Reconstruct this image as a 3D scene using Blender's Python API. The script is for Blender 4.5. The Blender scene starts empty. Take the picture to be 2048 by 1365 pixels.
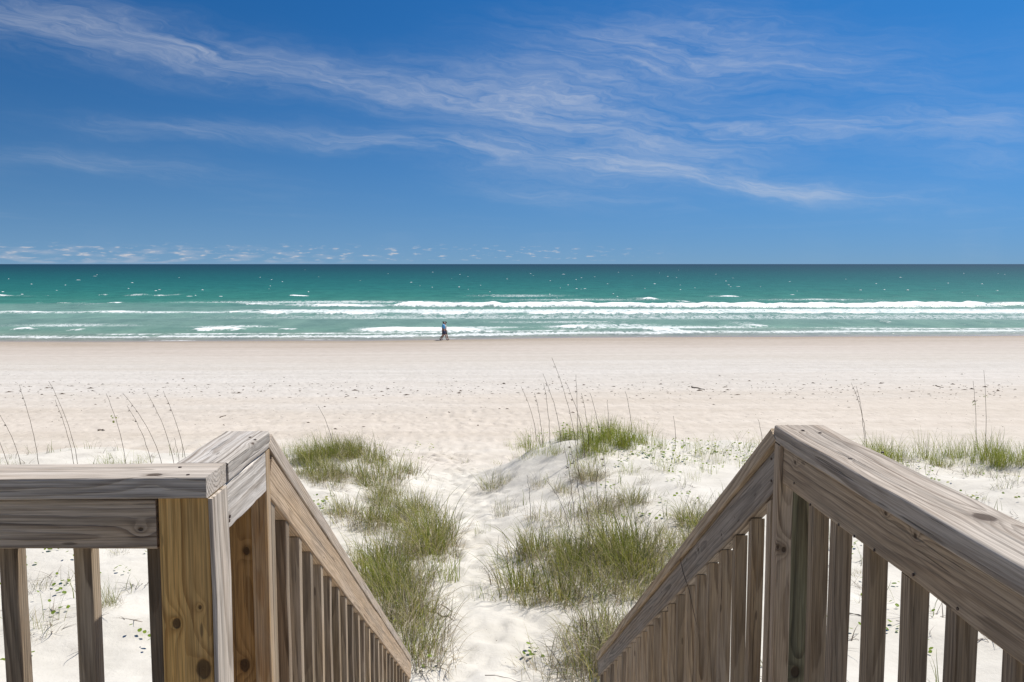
import bpy, bmesh, math, random, bisect
import numpy as np
from mathutils import Matrix, Vector, noise as mnoise

rnd = random.Random(11)
rng = np.random.default_rng(11)
scene = bpy.context.scene
COL = scene.collection

# ------------------------------------------------------------------ camera, sky, sun, exposure
CAM_Z = 7.0
F = 1720.0                                   # focal length in pixels of a 2048 wide frame
PITCH = math.atan(154 / F)
YAW = math.atan(40 / F * math.cos(PITCH))
fw = Vector((math.sin(YAW) * math.cos(PITCH), math.cos(YAW) * math.cos(PITCH), -math.sin(PITCH)))
rt = Vector((math.cos(YAW), -math.sin(YAW), 0))
upv = rt.cross(fw)
cam_data = bpy.data.cameras.new('camera')
cam_data.sensor_width = 36.0
cam_data.lens = F / 2048 * 36.0
cam_data.clip_start = 0.05
cam_data.clip_end = 90000
cam = bpy.data.objects.new('camera', cam_data)
COL.objects.link(cam)
cam.matrix_world = Matrix(((rt.x, upv.x, -fw.x, 0), (rt.y, upv.y, -fw.y, 0), (rt.z, upv.z, -fw.z, CAM_Z), (0, 0, 0, 1)))
scene.camera = cam

SUN_EL = math.radians(58)
SUN_AZ = math.radians(52)                    # clockwise from +Y (the sea) towards +X
sun_dir = Vector((math.sin(SUN_AZ) * math.cos(SUN_EL), math.cos(SUN_AZ) * math.cos(SUN_EL), math.sin(SUN_EL)))
sl = bpy.data.lights.new('sun', 'SUN')
sl.energy = 4.6
sl.angle = math.radians(0.5)
sl.color = (1.0, 0.95, 0.88)
so = bpy.data.objects.new('sun', sl)
COL.objects.link(so)
so.rotation_euler = sun_dir.to_track_quat('Z', 'Y').to_euler()

scene.view_settings.view_transform = 'Standard'
scene.view_settings.look = 'None'
scene.view_settings.exposure = 0.25
scene.view_settings.gamma = 1.0
scene.view_settings.use_curve_mapping = False


class N:
    """tiny helper for node trees"""
    def __init__(self, tree):
        self.t = tree

    def new(self, typ, ins=None, **kw):
        n = self.t.nodes.new(typ)
        for k, v in kw.items():
            setattr(n, k, v)
        if ins:
            for k, v in ins.items():
                self.set(n.inputs[k], v)
        return n

    def set(self, sock, v):
        if hasattr(v, 'is_output'):
            self.t.links.new(v, sock)
        elif isinstance(v, (tuple, list)) and len(v) == 3 and sock.type == 'RGBA':
            sock.default_value = (*v, 1)
        else:
            sock.default_value = v

    def m(self, op, a, b=0.0, c=0.0, clamp=False):
        n = self.new('ShaderNodeMath', {0: a, 1: b, 2: c}, operation=op)
        n.use_clamp = clamp
        return n.outputs[0]

    def v(self, op, a, b=(0, 0, 0), s=1.0):
        n = self.new('ShaderNodeVectorMath', {0: a, 1: b}, operation=op)
        if op == 'SCALE':
            self.set(n.inputs['Scale'], s)
        return n.outputs['Value'] if op in ('LENGTH', 'DOT_PRODUCT', 'DISTANCE') else n.outputs[0]

    def noise(self, vec, scale, detail=3, rough=0.55, dist=0.0, color=False):
        n = self.new('ShaderNodeTexNoise', {'Vector': vec, 'Scale': scale, 'Detail': detail, 'Roughness': rough, 'Distortion': dist})
        return n.outputs['Color'] if color else n.outputs[0]

    def smooth(self, x, lo, hi, a=0.0, b=1.0):
        n = self.new('ShaderNodeMapRange', {'Value': x, 'From Min': lo, 'From Max': hi, 'To Min': a, 'To Max': b})
        n.interpolation_type = 'SMOOTHSTEP'
        return n.outputs[0]

    def lin(self, x, lo, hi, a=0.0, b=1.0):
        return self.new('ShaderNodeMapRange', {'Value': x, 'From Min': lo, 'From Max': hi, 'To Min': a, 'To Max': b}).outputs[0]

    def mix(self, f, a, b, mode='MIX'):
        n = self.new('ShaderNodeMix', data_type='RGBA', blend_type=mode)
        self.set(n.inputs[0], f)
        self.set(n.inputs[6], a)
        self.set(n.inputs[7], b)
        return n.outputs[2]

    def xyz(self, vec):
        n = self.new('ShaderNodeSeparateXYZ', {0: vec})
        return n.outputs

    def comb(self, x, y, z):
        return self.new('ShaderNodeCombineXYZ', {0: x, 1: y, 2: z}).outputs[0]

    def ramp(self, fac, stops, interp='LINEAR'):
        n = self.new('ShaderNodeValToRGB', {0: fac})
        cr = n.color_ramp
        cr.interpolation = interp
        while len(cr.elements) < len(stops):
            cr.elements.new(0.5)
        for e, (p, c) in zip(cr.elements, stops):
            e.position = p
            e.color = (*c, 1)
        return n.outputs[0]


world = bpy.data.worlds.new('World')
scene.world = world
world.use_nodes = True
W = N(world.node_tree)
world.node_tree.nodes.clear()
sky = W.new('ShaderNodeTexSky', sky_type='NISHITA')
sky.sun_disc = False
sky.sun_elevation = SUN_EL
sky.sun_rotation = SUN_AZ
sky.altitude = 0
sky.air_density = 1.0
sky.dust_density = 0.2
sky.ozone_density = 2.5
SKY_STRENGTH = 0.085
dirv = W.new('ShaderNodeTexCoord').outputs['Generated']
dx, dy, dz = W.xyz(dirv)
# clean sea air: the blue keeps down to the horizon
W.set(sky.inputs['Vector'], W.v('NORMALIZE', W.comb(dx, dy, W.m('ADD', 0.33, W.m('MULTIPLY', W.m('MAXIMUM', dz, 0.0), 0.9)))))
skycol = W.new('ShaderNodeHueSaturation', {'Saturation': 1.22, 'Value': 0.2, 'Color': sky.outputs[0]}).outputs[0]
skycol = W.new('ShaderNodeGamma', {'Color': skycol, 'Gamma': 1.8}).outputs[0]
skycol = W.v('MULTIPLY', skycol, (6.1 * 0.60, 6.1 * 1.09, 6.1 * 0.81))
# cirrus: fibres drawn out in a layer overhead, gathered in drifts at fixed bearings
dzc = W.m('MAXIMUM', dz, 0.035)
cu = W.m('DIVIDE', dx, dzc)
cv = W.m('DIVIDE', dy, dzc)
plane = W.comb(cu, cv, 0.0)
az = W.m('ARCTAN2', dx, dy)
el = W.m('ARCSINE', dz)
R2D = 57.29578
azd = W.m('MULTIPLY', az, R2D)
eld = W.m('MULTIPLY', el, R2D)
aew = W.comb(azd, W.m('MULTIPLY', eld, 3.0), 0.0)
warp = W.noise(aew, 0.10, 4, 0.6, 0.0, True)
warpo = W.v('SCALE', W.v('SUBTRACT', warp, (0.5, 0.5, 0.5)), s=12.0)
wx, wy, wz = W.xyz(warpo)
azw = W.m('ADD', azd, wx)
elw = W.m('ADD', eld, W.m('MULTIPLY', wy, 0.26))
# sea haze paling the lowest degrees all the way round
hz = W.m('EXPONENT', W.m('MULTIPLY', W.m('MAXIMUM', eld, 0.0), -1 / 5.0))
skycol = W.mix(W.m('MULTIPLY', hz, 0.88), skycol, (2.1, 3.7, 5.35))
# (bearing, elevation, half length, half width, slope (deg el per deg az), weight)
DRIFTS = [
    (-27.0, 13.6, 8.0, 0.85, -0.10, 0.85), (-15.0, 12.4, 7.0, 0.65, -0.12, 1.0), (-3.0, 10.9, 7.0, 0.75, -0.14, 0.85),
    (4.0, 10.2, 5.0, 1.1, -0.10, 0.75), (-20.0, 8.2, 6.0, 0.35, -0.04, 0.42), (-8.0, 7.9, 8.0, 0.35, -0.06, 0.6),
    (-23.0, 5.9, 6.0, 0.45, -0.07, 0.5), (3.0, 7.0, 9.0, 0.6, -0.12, 0.75), (12.0, 5.9, 8.0, 0.45, -0.15, 0.72),
    (19.0, 4.7, 7.0, 0.4, -0.14, 0.85), (12.0, 7.6, 6.0, 0.6, -0.14, 0.75), (15.0, 8.9, 7.0, 0.5, -0.08, 0.7),
    (13.0, 13.6, 8.0, 1.1, -0.06, 0.9), (24.0, 8.2, 9.0, 0.5, -0.03, 0.5), (8.0, 12.0, 8.0, 1.2, -0.08, 0.4),
    (4.0, 4.6, 6.0, 0.55, -0.10, 0.45), (29.0, 7.0, 4.0, 1.2, -0.03, 0.4), (22.0, 11.0, 8.0, 0.9, -0.1, 0.3),
]
tot = None
for (a0, e0, L, Wd, s, wt) in DRIFTS:
    da = W.m('SUBTRACT', azw, a0)
    de = W.m('SUBTRACT', W.m('SUBTRACT', elw, e0), W.m('MULTIPLY', da, s))
    q = W.m('ADD', W.m('POWER', W.m('DIVIDE', W.m('ABSOLUTE', da), L), 2.0), W.m('POWER', W.m('DIVIDE', W.m('ABSOLUTE', de), Wd * 1.75), 2.0))
    g = W.m('MULTIPLY', W.m('EXPONENT', W.m('MULTIPLY', q, -1.0)), wt)
    tot = g if tot is None else W.m('ADD', tot, g)
# the same kind of thin cirrus over the rest of the sky
rest = W.smooth(W.noise(W.v('MULTIPLY', plane, (0.5, 0.25, 1)), 0.8, 3, 0.5), 0.5, 0.75)
behind = W.smooth(W.m('ABSOLUTE', azd), 20, 70, 0.14, 1.0)
tot = W.m('ADD', tot, W.m('MULTIPLY', W.m('MULTIPLY', rest, behind), 0.7))
# fibres along the drift direction
fib_v = W.comb(W.m('ADD', W.m('MULTIPLY', azw, 0.20), W.m('MULTIPLY', elw, 0.3)), W.m('ADD', W.m('MULTIPLY', elw, 1.5), W.m('MULTIPLY', azw, 0.20)), 3.7)
fib = W.noise(fib_v, 1.0, 9, 0.66, 0.25)
fib2 = W.noise(W.v('MULTIPLY', fib_v, (3.0, 2.2, 1)), 1.0, 7, 0.7, 0.8)
dens = W.m('MULTIPLY', W.m('MULTIPLY', tot, W.smooth(fib, 0.16, 0.86)), W.lin(fib2, 0.3, 0.75, 0.7, 1.25))
dens = W.m('MINIMUM', W.m('MULTIPLY', dens, 0.52), 0.50)
# fair-weather puffs low over the sea
pv = W.comb(W.m('MULTIPLY', azd, 1.3), W.m('MULTIPLY', eld, 6.5), 0.0)
pn = W.noise(pv, 1.0, 4, 0.55)
prow = W.m('MULTIPLY', W.smooth(eld, 0.12, 0.45), W.smooth(eld, 1.45, 0.75))
pside = W.smooth(W.m('ADD', azd, W.m('MULTIPLY', wz, 1.0)), 13, 1, 0.0, 1.0)
puff = W.m('MULTIPLY', W.m('MULTIPLY', W.smooth(pn, 0.55, 0.73), prow), pside)
veil = W.m('MULTIPLY', W.m('MULTIPLY', W.smooth(W.noise(W.v('MULTIPLY', pv, (0.5, 0.5, 1)), 1.0, 3, 0.5), 0.42, 0.66), W.m('MULTIPLY', W.smooth(eld, 0.0, 0.1), W.smooth(eld, 1.3, 0.6))), W.smooth(azd, -2, -20))
cc = W.mix(W.m('MULTIPLY', dens, 1.0), skycol, (6.3, 6.6, 7.2))
cc = W.mix(W.m('MULTIPLY', veil, 0.36), cc, (5.2, 5.4, 6.2))
cc = W.mix(W.m('MULTIPLY', puff, 0.62), cc, (7.5, 6.9, 6.6))
bg = W.new('ShaderNodeBackground', {'Color': cc, 'Strength': SKY_STRENGTH})
W.t.links.new(bg.outputs[0], W.new('ShaderNodeOutputWorld').inputs[0])


# ------------------------------------------------------------------ helpers
def tag(o, label=None, cat=None, group=None, kind=None):
    if label: o['label'] = label
    if cat: o['category'] = cat
    if group: o['group'] = group
    if kind: o['kind'] = kind
    return o


def link(name, me, mats=(), parent=None, loc=None):
    o = bpy.data.objects.new(name, me)
    COL.objects.link(o)
    if me is not None:
        for m in mats:
            if m.name not in [x.name for x in me.materials if x]:
                me.materials.append(m)
    if parent is not None:
        o.parent = parent
    if loc is not None:
        o.location = loc
    return o


def empty(name, loc):
    return link(name, None, loc=loc)


def mesh_np(name, V, Fc, smooth=True):
    """V (n,3) floats, Fc (m,k) ints of one size"""
    me = bpy.data.meshes.new(name)
    V = np.asarray(V, np.float32)
    Fc = np.asarray(Fc, np.int32)
    k = Fc.shape[1]
    me.vertices.add(len(V))
    me.vertices.foreach_set('co', V.ravel())
    me.loops.add(Fc.size)
    me.loops.foreach_set('vertex_index', Fc.ravel())
    me.polygons.add(len(Fc))
    me.polygons.foreach_set('loop_start', np.arange(0, Fc.size, k, dtype=np.int32))
    me.polygons.foreach_set('loop_total', np.full(len(Fc), k, np.int32))
    me.polygons.foreach_set('use_smooth', np.full(len(Fc), smooth))
    me.update(calc_edges=True)
    me.validate()
    return me


def attr(me, name, vals):
    a = me.attributes.new(name, 'FLOAT', 'POINT')
    a.data.foreach_set('value', np.asarray(vals, np.float32))


def new_mat(name):
    m = bpy.data.materials.new(name)
    m.use_nodes = True
    m.node_tree.nodes.clear()
    n = N(m.node_tree)
    out = n.new('ShaderNodeOutputMaterial')
    return m, n, out


def simple(name, col, rough=0.7, spec=0.3, var=0.12, scale=20.0):
    m, n, out = new_mat(name)
    p = n.new('ShaderNodeTexCoord').outputs['Object']
    k = n.noise(p, scale, 3)
    c = n.mix(1.0, col, n.mix(k, (1 - var * 2,) * 3, (1 + var * 2,) * 3), 'MULTIPLY')
    b = n.new('ShaderNodeBsdfPrincipled', {'Base Color': c, 'Roughness': rough, 'Specular IOR Level': spec})
    n.t.links.new(b.outputs[0], out.inputs[0])
    return m


def pix_ray(px, py):
    return (fw + rt * ((px - 1024) / F) + upv * ((682.5 - py) / F))


def at_z(px, py, z):
    d = pix_ray(px, py)
    return Vector((0, 0, CAM_Z)) + d * ((z - CAM_Z) / d.z)


def at_y(px, py, y):
    d = pix_ray(px, py)
    return Vector((0, 0, CAM_Z)) + d * (y / d.y)


def at_x(px, py, x):
    d = pix_ray(px, py)
    return Vector((0, 0, CAM_Z)) + d * (x / d.x)


# ------------------------------------------------------------------ value noise in numpy
def vnoise(x, y, seed=0):
    xi = np.floor(x).astype(np.int64)
    yi = np.floor(y).astype(np.int64)
    xf = x - xi
    yf = y - yi

    def h(a, b):
        n = (a * 374761393 + b * 668265263 + seed * 1442695) & 0x7fffffff
        n = (n ^ (n >> 13)) * 1274126177 & 0x7fffffff
        return ((n ^ (n >> 16)) & 0xffff) / 65535.0
    u = xf * xf * (3 - 2 * xf)
    w = yf * yf * (3 - 2 * yf)
    return (h(xi, yi) * (1 - u) + h(xi + 1, yi) * u) * (1 - w) + (h(xi, yi + 1) * (1 - u) + h(xi + 1, yi + 1) * u) * w


def fbm(x, y, seed=0, oct=4, g=0.5):
    s = 0
    a = 1.0
    t = 0
    for i in range(oct):
        s = s + a * vnoise(x * 2 ** i + 17.3 * i, y * 2 ** i - 9.1 * i, seed + i)
        t += a
        a *= g
    return s / t


def sstep(a, b, x):
    t = np.clip((x - a) / (b - a), 0, 1)
    return t * t * (3 - 2 * t)


# ------------------------------------------------------------------ terrain
_wl = [at_z(px, py, 0.0) for px, py in ((-300, 682), (0, 682), (350, 682), (700, 681), (1024, 676), (1400, 673), (2048, 671), (2400, 670))]
WLX = np.array([p.x for p in _wl])
WLY = np.array([p.y for p in _wl])


def waterline(x):
    return np.interp(x, WLX, WLY) + 0.5 * (vnoise(x * 0.11, x * 0 + 3.3, 5) - 0.5) * 2


PY = np.array([-400, -60, -5, 5.5, 7, 9, 12, 15, 17, 20, 22, 26, 32, 40, 50, 60, 70, 79, 84, 92, 110, 140])
PZ = np.array([4.6, 4.6, 3.9, 3.66, 3.56, 3.34, 3.04, 2.70, 2.46, 2.06, 1.80, 1.46, 1.26, 1.06, 0.8, 0.52, 0.24, 0.0, -0.16, -0.45, -1.3, -3.0])


def ground_z(x, y, fine=True):
    x = np.asarray(x, float)
    y = np.asarray(y, float)
    ys = y - (waterline(x) - 79.0) * sstep(30, 70, y)
    p = np.interp(ys, PY, PZ)
    path_x = 0.35 - 0.062 * y + 0.22 * np.sin(y * 0.45)
    u = x - path_x
    # plateau of the foredune on each side of the path
    crest_r = 18.6 + 0.5 * (vnoise(x * 0.35, x * 0 + 1.7, 21) - 0.5) * 2 - 0.10 * np.clip(x - 4, 0, 30)
    crest_l = 20.2 + 0.8 * (vnoise(x * 0.35, x * 0 + 8.7, 22) - 0.5) * 2 - 0.32 * np.clip(-x - 4, 0, 9)
    dr = 3.50 - 0.028 * np.clip(y - 7, 0, 30) + 0.06 * np.sin(x * 0.8 + 1.1) - 0.055 * np.clip(x - 3, 0, 5)
    dl = 3.55 - 0.072 * np.clip(y - 7, 0, 30) + 0.03 * np.clip(-x - 3, 0, 8)
    dr = dr + 0.20 * np.exp(-((y - 17.2) / 2.0) ** 2 - ((x - 1.7) / 2.1) ** 2)
    fr = 1 - sstep(crest_r - 0.3, crest_r + 2.6, y)
    fl = 1 - sstep(crest_l - 0.3, crest_l + 3.4, y)
    mr = sstep(0, 1, (u + 0.1) / (3.2 - 0.7 * sstep(13, 17, y))) ** 0.9 * fr
    ml = sstep(0.35, 2.5, -u) * fl
    z = p + np.maximum(dr - p, 0) * mr + np.maximum(dl - p, 0) * ml
    hum = (fbm(x * 0.55, y * 0.55, 40, 3) - 0.5)
    z = z + hum * 0.42 * np.clip(mr + ml, 0, 1) * sstep(5, 8, y)
    if fine:
        near = 1 - sstep(26, 40, y)
        z = z + (fbm(x * 2.2, y * 2.2, 60, 4) - 0.5) * (0.10 * near + 0.035 * (1 - sstep(45, 60, y)))
    return z


def spot(px, py):
    """where the line of sight through a point of the photograph meets the sand"""
    d = pix_ray(px, py)
    t0 = t = 3.0
    while t < 120:
        if CAM_Z + d.z * t < zg(d.x * t, d.y * t):
            lo, hi = t0, t
            for _ in range(12):
                mid = (lo + hi) / 2
                if CAM_Z + d.z * mid < zg(d.x * mid, d.y * mid):
                    hi = mid
                else:
                    lo = mid
            x, y = d.x * hi, d.y * hi
            return Vector((x, y, zg(x, y)))
        t0 = t
        t += 0.15 if t < 30 else 0.6
    return None


def axis(fine, step_lo, lo, hi, grow, far_lo, far_hi):
    a = list(fine)
    s = step_lo
    v = a[-1]
    while v < far_hi:
        s *= grow
        v += s
        a.append(v)
    s = step_lo
    v = a[0]
    pre = []
    while v > far_lo:
        s *= grow
        v -= s
        pre.append(v)
    return np.array(pre[::-1] + a)


# ground sheet
gx = axis(np.concatenate([np.arange(-11, -3, 0.13), np.arange(-3, 2.6, 0.055), np.arange(2.6, 11, 0.13)]), 0.14, 0, 0, 1.12, -6000, 6000)
gy = axis(np.concatenate([np.arange(4, 24, 0.06), np.arange(24, 46, 0.25), np.arange(46, 110, 0.8)]), 0.9, 0, 0, 1.35, -500, 160)
GX, GY = np.meshgrid(gx, gy)
GZ = ground_z(GX, GY)
# footprints trodden into the path and, thinner, over the beach
iy0 = np.searchsorted(gy, 4)


def dent(cx, cy, a, b, ang, depth):
    i0, i1 = np.searchsorted(gx, (cx - 0.5, cx + 0.5))
    j0, j1 = np.searchsorted(gy, (cy - 0.5, cy + 0.5))
    X = GX[j0:j1, i0:i1] - cx
    Y = GY[j0:j1, i0:i1] - cy
    c, s = math.cos(ang), math.sin(ang)
    u = (X * c + Y * s) / a
    v = (-X * s + Y * c) / b
    r2 = u * u + v * v
    GZ[j0:j1, i0:i1] += -depth * np.exp(-r2 * 1.6) + depth * 0.45 * np.exp(-((np.sqrt(r2) - 1.35) / 0.4) ** 2)


for i in range(620):
    y = 5.5 + 20 * rnd.random() ** 0.85
    x = 0.35 - 0.062 * y + 0.22 * math.sin(y * 0.45) + rnd.gauss(0, 0.42)
    dent(x, y, rnd.uniform(.07, .12), rnd.uniform(.14, .22), rnd.gauss(0, 0.6), rnd.uniform(.008, .034))
for i in range(420):
    x = rnd.uniform(-9, 9)
    y = rnd.uniform(22, 34)
    dent(x, y, .16, .22, rnd.gauss(0, 1), rnd.uniform(.02, .05))

nx, ny = len(gx), len(gy)
idx = np.arange(nx * ny).reshape(ny, nx)
quads = np.stack([idx[:-1, :-1], idx[:-1, 1:], idx[1:, 1:], idx[1:, :-1]], -1).reshape(-1, 4)
gme = mesh_np('beach', np.stack([GX, GY, GZ], -1).reshape(-1, 3), quads)
wet = (waterline(GX) - GY)
attr(gme, 'shore', wet.ravel())

ms, n, out = new_mat('sand')
pos = n.new('ShaderNodeNewGeometry').outputs['Position']
X_, Y_, Z_ = n.xyz(pos)
sh = n.new('ShaderNodeAttribute', attribute_name='shore').outputs['Fac']
wob = n.m('MULTIPLY', n.m('SUBTRACT', n.noise(n.v('MULTIPLY', pos, (0.05, 0.25, 0)), 1.0, 4), 0.5), 15.0)
shw = n.m('ADD', sh, wob)
#   shore distance: 0 at the water, 60 at the dune foot
base = n.ramp(n.lin(shw, 0, 66), [
    (0.0, (.34, .285, .22)), (0.04, (.385, .325, .26)), (0.10, (.45, .39, .33)), (0.22, (.515, .46, .405)),
    (0.38, (.550, .510, .455)), (0.48, (.575, .545, .50)), (0.60, (.588, .551, .50)), (0.70, (.580, .522, .45)),
    (0.80, (.590, .530, .455)), (0.87, (.615, .568, .498)), (0.94, (.640, .612, .548)), (1.0, (.640, .612, .548))])
streak = n.noise(n.v('MULTIPLY', pos, (0.03, 0.7, 0)), 1.0, 5, 0.6)
base = n.mix(1.0, base, n.mix(n.smooth(streak, 0.3, 0.7), (0.93, 0.92, 0.90), (1.03, 1.03, 1.03)), 'MULTIPLY')
mott = n.noise(pos, 1.7, 6, 0.62)
base = n.mix(1.0, base, n.mix(n.smooth(mott, 0.3, 0.7), (0.93, 0.925, 0.915), (1.04, 1.04, 1.04)), 'MULTIPLY')
grain = n.noise(pos, 160, 2, 0.7)
base = n.mix(1.0, base, n.mix(grain, (0.90, 0.89, 0.88), (1.08, 1.08, 1.08)), 'MULTIPLY')
speck = n.new('ShaderNodeTexVoronoi', {'Vector': pos, 'Scale': 26.0}, feature='F1')
spk = n.m('MULTIPLY', n.smooth(speck.outputs['Distance'], 0.16, 0.08), n.smooth(n.xyz(speck.outputs['Color'])[0], 0.90, 0.93))
base = n.mix(n.m('MULTIPLY', spk, 0.3), base, (.22, .17, .12))
bounce_dim = n.smooth(n.m('ADD', Y_, n.m('MULTIPLY', n.m('SUBTRACT', n.noise(pos, 0.35, 4), 0.5), 3.0)), 0.6, -1.2)
base = n.mix(bounce_dim, base, n.mix(n.noise(pos, 3.0, 5, 0.7), (.12, .115, .06), (.42, .37, .29)))  # unseen ground behind the camera, scrub-coloured to dim light bounced onto the railings
b1 = n.noise(pos, 9.0, 5, 0.6)
vor = n.new('ShaderNodeTexVoronoi', {'Vector': n.v('MULTIPLY', pos, (1, 0.8, 0)), 'Scale': 3.2}, feature='SMOOTH_F1')
dry = n.smooth(sh, 14, 34)
trod = n.m('MULTIPLY', dry, n.smooth(sh, 62, 50, 0.12, 0.8))
hgt = n.m('ADD', n.m('MULTIPLY', b1, n.smooth(sh, 50, 62, 0.020, 0.016)), n.m('MULTIPLY', n.m('MULTIPLY', n.smooth(vor.outputs['Distance'], 0.05, 0.45), 0.034), trod))
hgt = n.m('ADD', n.m('MULTIPLY', hgt, n.m('ADD', 0.12, n.m('MULTIPLY', dry, 0.88))), n.m('MULTIPLY', grain, 0.0018))
bump = n.new('ShaderNodeBump', {'Height': hgt, 'Strength': 0.9, 'Distance': 1.0})
rough = n.smooth(sh, 0.3, 3.0, 0.28, 0.95)
bs = n.new('ShaderNodeBsdfPrincipled', {'Base Color': base, 'Roughness': rough, 'Specular IOR Level': 0.25, 'Normal': bump.outputs[0]})
n.t.links.new(bs.outputs[0], out.inputs[0])
_gx, _gy, _gz = gx.tolist(), gy.tolist(), GZ.tolist()


def zg(x, y):
    """height of the sand sheet itself"""
    i = min(max(bisect.bisect_right(_gx, x) - 1, 0), len(_gx) - 2)
    j = min(max(bisect.bisect_right(_gy, y) - 1, 0), len(_gy) - 2)
    u = (x - _gx[i]) / (_gx[i + 1] - _gx[i])
    v = (y - _gy[j]) / (_gy[j + 1] - _gy[j])
    r0, r1 = _gz[j], _gz[j + 1]
    return (r0[i] * (1 - u) + r0[i + 1] * u) * (1 - v) + (r1[i] * (1 - u) + r1[i + 1] * u) * v


tag(link('beach', gme, [ms]), 'pale sandy beach with foredunes and a trodden path', kind='structure')

# ------------------------------------------------------------------ sea
sx = axis(np.arange(-72, 80, 0.32), 0.34, 0, 0, 1.10, -45000, 45000)
sy = axis(np.concatenate([np.arange(74, 200, 0.42)]), 0.43, 0, 0, 1.06, 73, 60000)
SX, SY = np.meshgrid(sx, sy)
SZ = np.zeros_like(SX)
FOAM = np.zeros_like(SX)
swell = 0.10 * np.sin(SY * 0.42 + 0.012 * SX + 3 * fbm(SX * 0.02, SY * 0.02, 7, 2)) + 0.16 * (fbm(SX * 0.16, SY * 0.45, 8, 3) - 0.5)
nearm = 1 - sstep(160, 330, SY)
SZ += swell * (0.35 + 0.65 * sstep(84, 120, SY)) * (nearm * 0.9 + 0.1) * (1 - sstep(500, 900, SY))
# (photograph: x0,y0 -> x1,y1, height m, ragged 0..1, foam depth behind the crest m, taper m)
BREAKERS = [
    (-60, 594, 28, 595, .55, .3, 2, 3), (72, 592, 100, 592, .25, .5, 1, 3), (192, 591, 226, 591, .3, .5, 1, 3), (243, 592, 300, 591, .42, .4, 1.5, 4), (292, 594, 345, 592, .65, .3, 2, 3), (345, 590, 400, 590, .2, .7, 1, 5),
    (478, 590, 500, 590, .25, .5, 1, 3), (570, 591, 625, 592, .2, .8, 1, 3),
    (60, 606, 92, 606, .28, .5, 2, 3), (100, 609, 150, 609, .42, .4, 3, 4), (150, 611, 190, 610, .58, .3, 3, 4), (190, 607, 300, 607, .2, .9, 2, 6),
    (470, 609, 560, 611, .32, .7, 5, 8), (560, 611, 790, 614, .42, .6, 6, 9), (765, 616, 1860, 617, .85, .18, 5, 5), (1700, 617, 2015, 614, .95, .2, 5, 6), (1960, 611, 2300, 613, .55, .5, 5, 4),
    (1273, 599, 1325, 600, .62, .4, 2, 3), (1425, 595, 1490, 594, .4, .5, 1, 4), (1330, 603, 1400, 605, .25, .9, 3, 5), (1555, 601, 1720, 602, .22, .95, 3, 8),
    (1780, 594, 1815, 594, .25, .7, 1, 3), (960, 589, 1010, 589, .15, .9, 1, 5), (1060, 576, 1110, 576, .25, .8, 2, 8), (1155, 588, 1180, 588, .25, .8, 2, 4),
    (-60, 626, 130, 627, 0.23, .5, 3.0, 8), (130, 627, 330, 626, 0.28, .5, 4.2, 8), (355, 627, 392, 627, 0.35, .3, 1.8, 3), (428, 627, 505, 627, 0.31, .4, 2.4, 4), (505, 629, 590, 630, 0.41, .3, 2.4, 4),
    (590, 629, 800, 629, 0.27, .4, 2.4, 8), (790, 629, 1010, 630, 0.31, .4, 3.0, 8), (1000, 630, 1500, 629, 0.25, .5, 3.0, 8), (1480, 628, 1800, 627, 0.23, .55, 3.6, 8), (1780, 626, 2300, 625, 0.27, .5, 3.6, 8),
    (370, 661, 505, 661, 0.28, .5, 2.4, 3), (545, 661, 604, 661, 0.30, .3, 0.9, 3), (15, 660, 85, 661, 0.30, .4, 1.2, 3), (118, 662, 190, 662, 0.23, .3, 0.6, 3),
    (685, 664, 1003, 664, 0.36, .35, 1.3, 5), (1083, 658, 1240, 659, 0.33, .45, 1.5, 4), (1240, 660, 1400, 664, 0.17, .9, 3.0, 6),
    (1430, 651, 1462, 651, .25, .6, 1.5, 2), (1483, 653, 1545, 653, .42, .3, 1.5, 3), (1668, 647, 1694, 647, .25, .5, 1, 1.5), (1760, 646, 1786, 646, .30, .4, 1, 1.5), (1955, 645, 1968, 645, .5, .4, 1, 1),
]
CREST = np.zeros_like(SX)
for k, (x0, y0, x1, y1, H, rag, back, taper) in enumerate(BREAKERS):
    A = at_z(x0, y0, 0.0)
    B = at_z(x1, y1, 0.0)
    lo, hi = min(A.x, B.x), max(A.x, B.x)
    yc = np.interp(SX, [lo, hi], [A.y, B.y]) + 1.3 * (fbm(SX * 0.10, SX * 0 + k, 100 + k, 2) - 0.5) * 2
    ext = sstep(lo - taper * .3, lo + taper, SX) * (1 - sstep(hi - taper, hi + taper * .3, SX))
    var = 0.72 + 0.56 * fbm(SX * 0.5, SX * 0 + 2.2 * k, 130 + k, 3)
    d = SY - yc
    sf, sb = 1.1, 2.4
    prof = np.where(d < 0, np.exp(-(d / sf) ** 2), np.exp(-(d / sb) ** 2))
    lump = fbm(SX * 1.2, SY * 0.9, 160 + k, 4)
    f = np.where(d < 0, np.exp(-(d / (sf * 1.35)) ** 2), np.exp(-(d / back) ** 2)) * ext
    f = f * (1.25 - rag * 1.1 * (1 - sstep(0.35, 0.62, fbm(SX * 0.28, SY * 0.3, 190 + k, 3))))
    CREST = np.maximum(CREST, H * prof * ext * var + 0.22 * H * (lump - 0.3) * np.clip(f, 0, 1))
    FOAM = np.maximum(FOAM, f)
SZ += CREST
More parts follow.
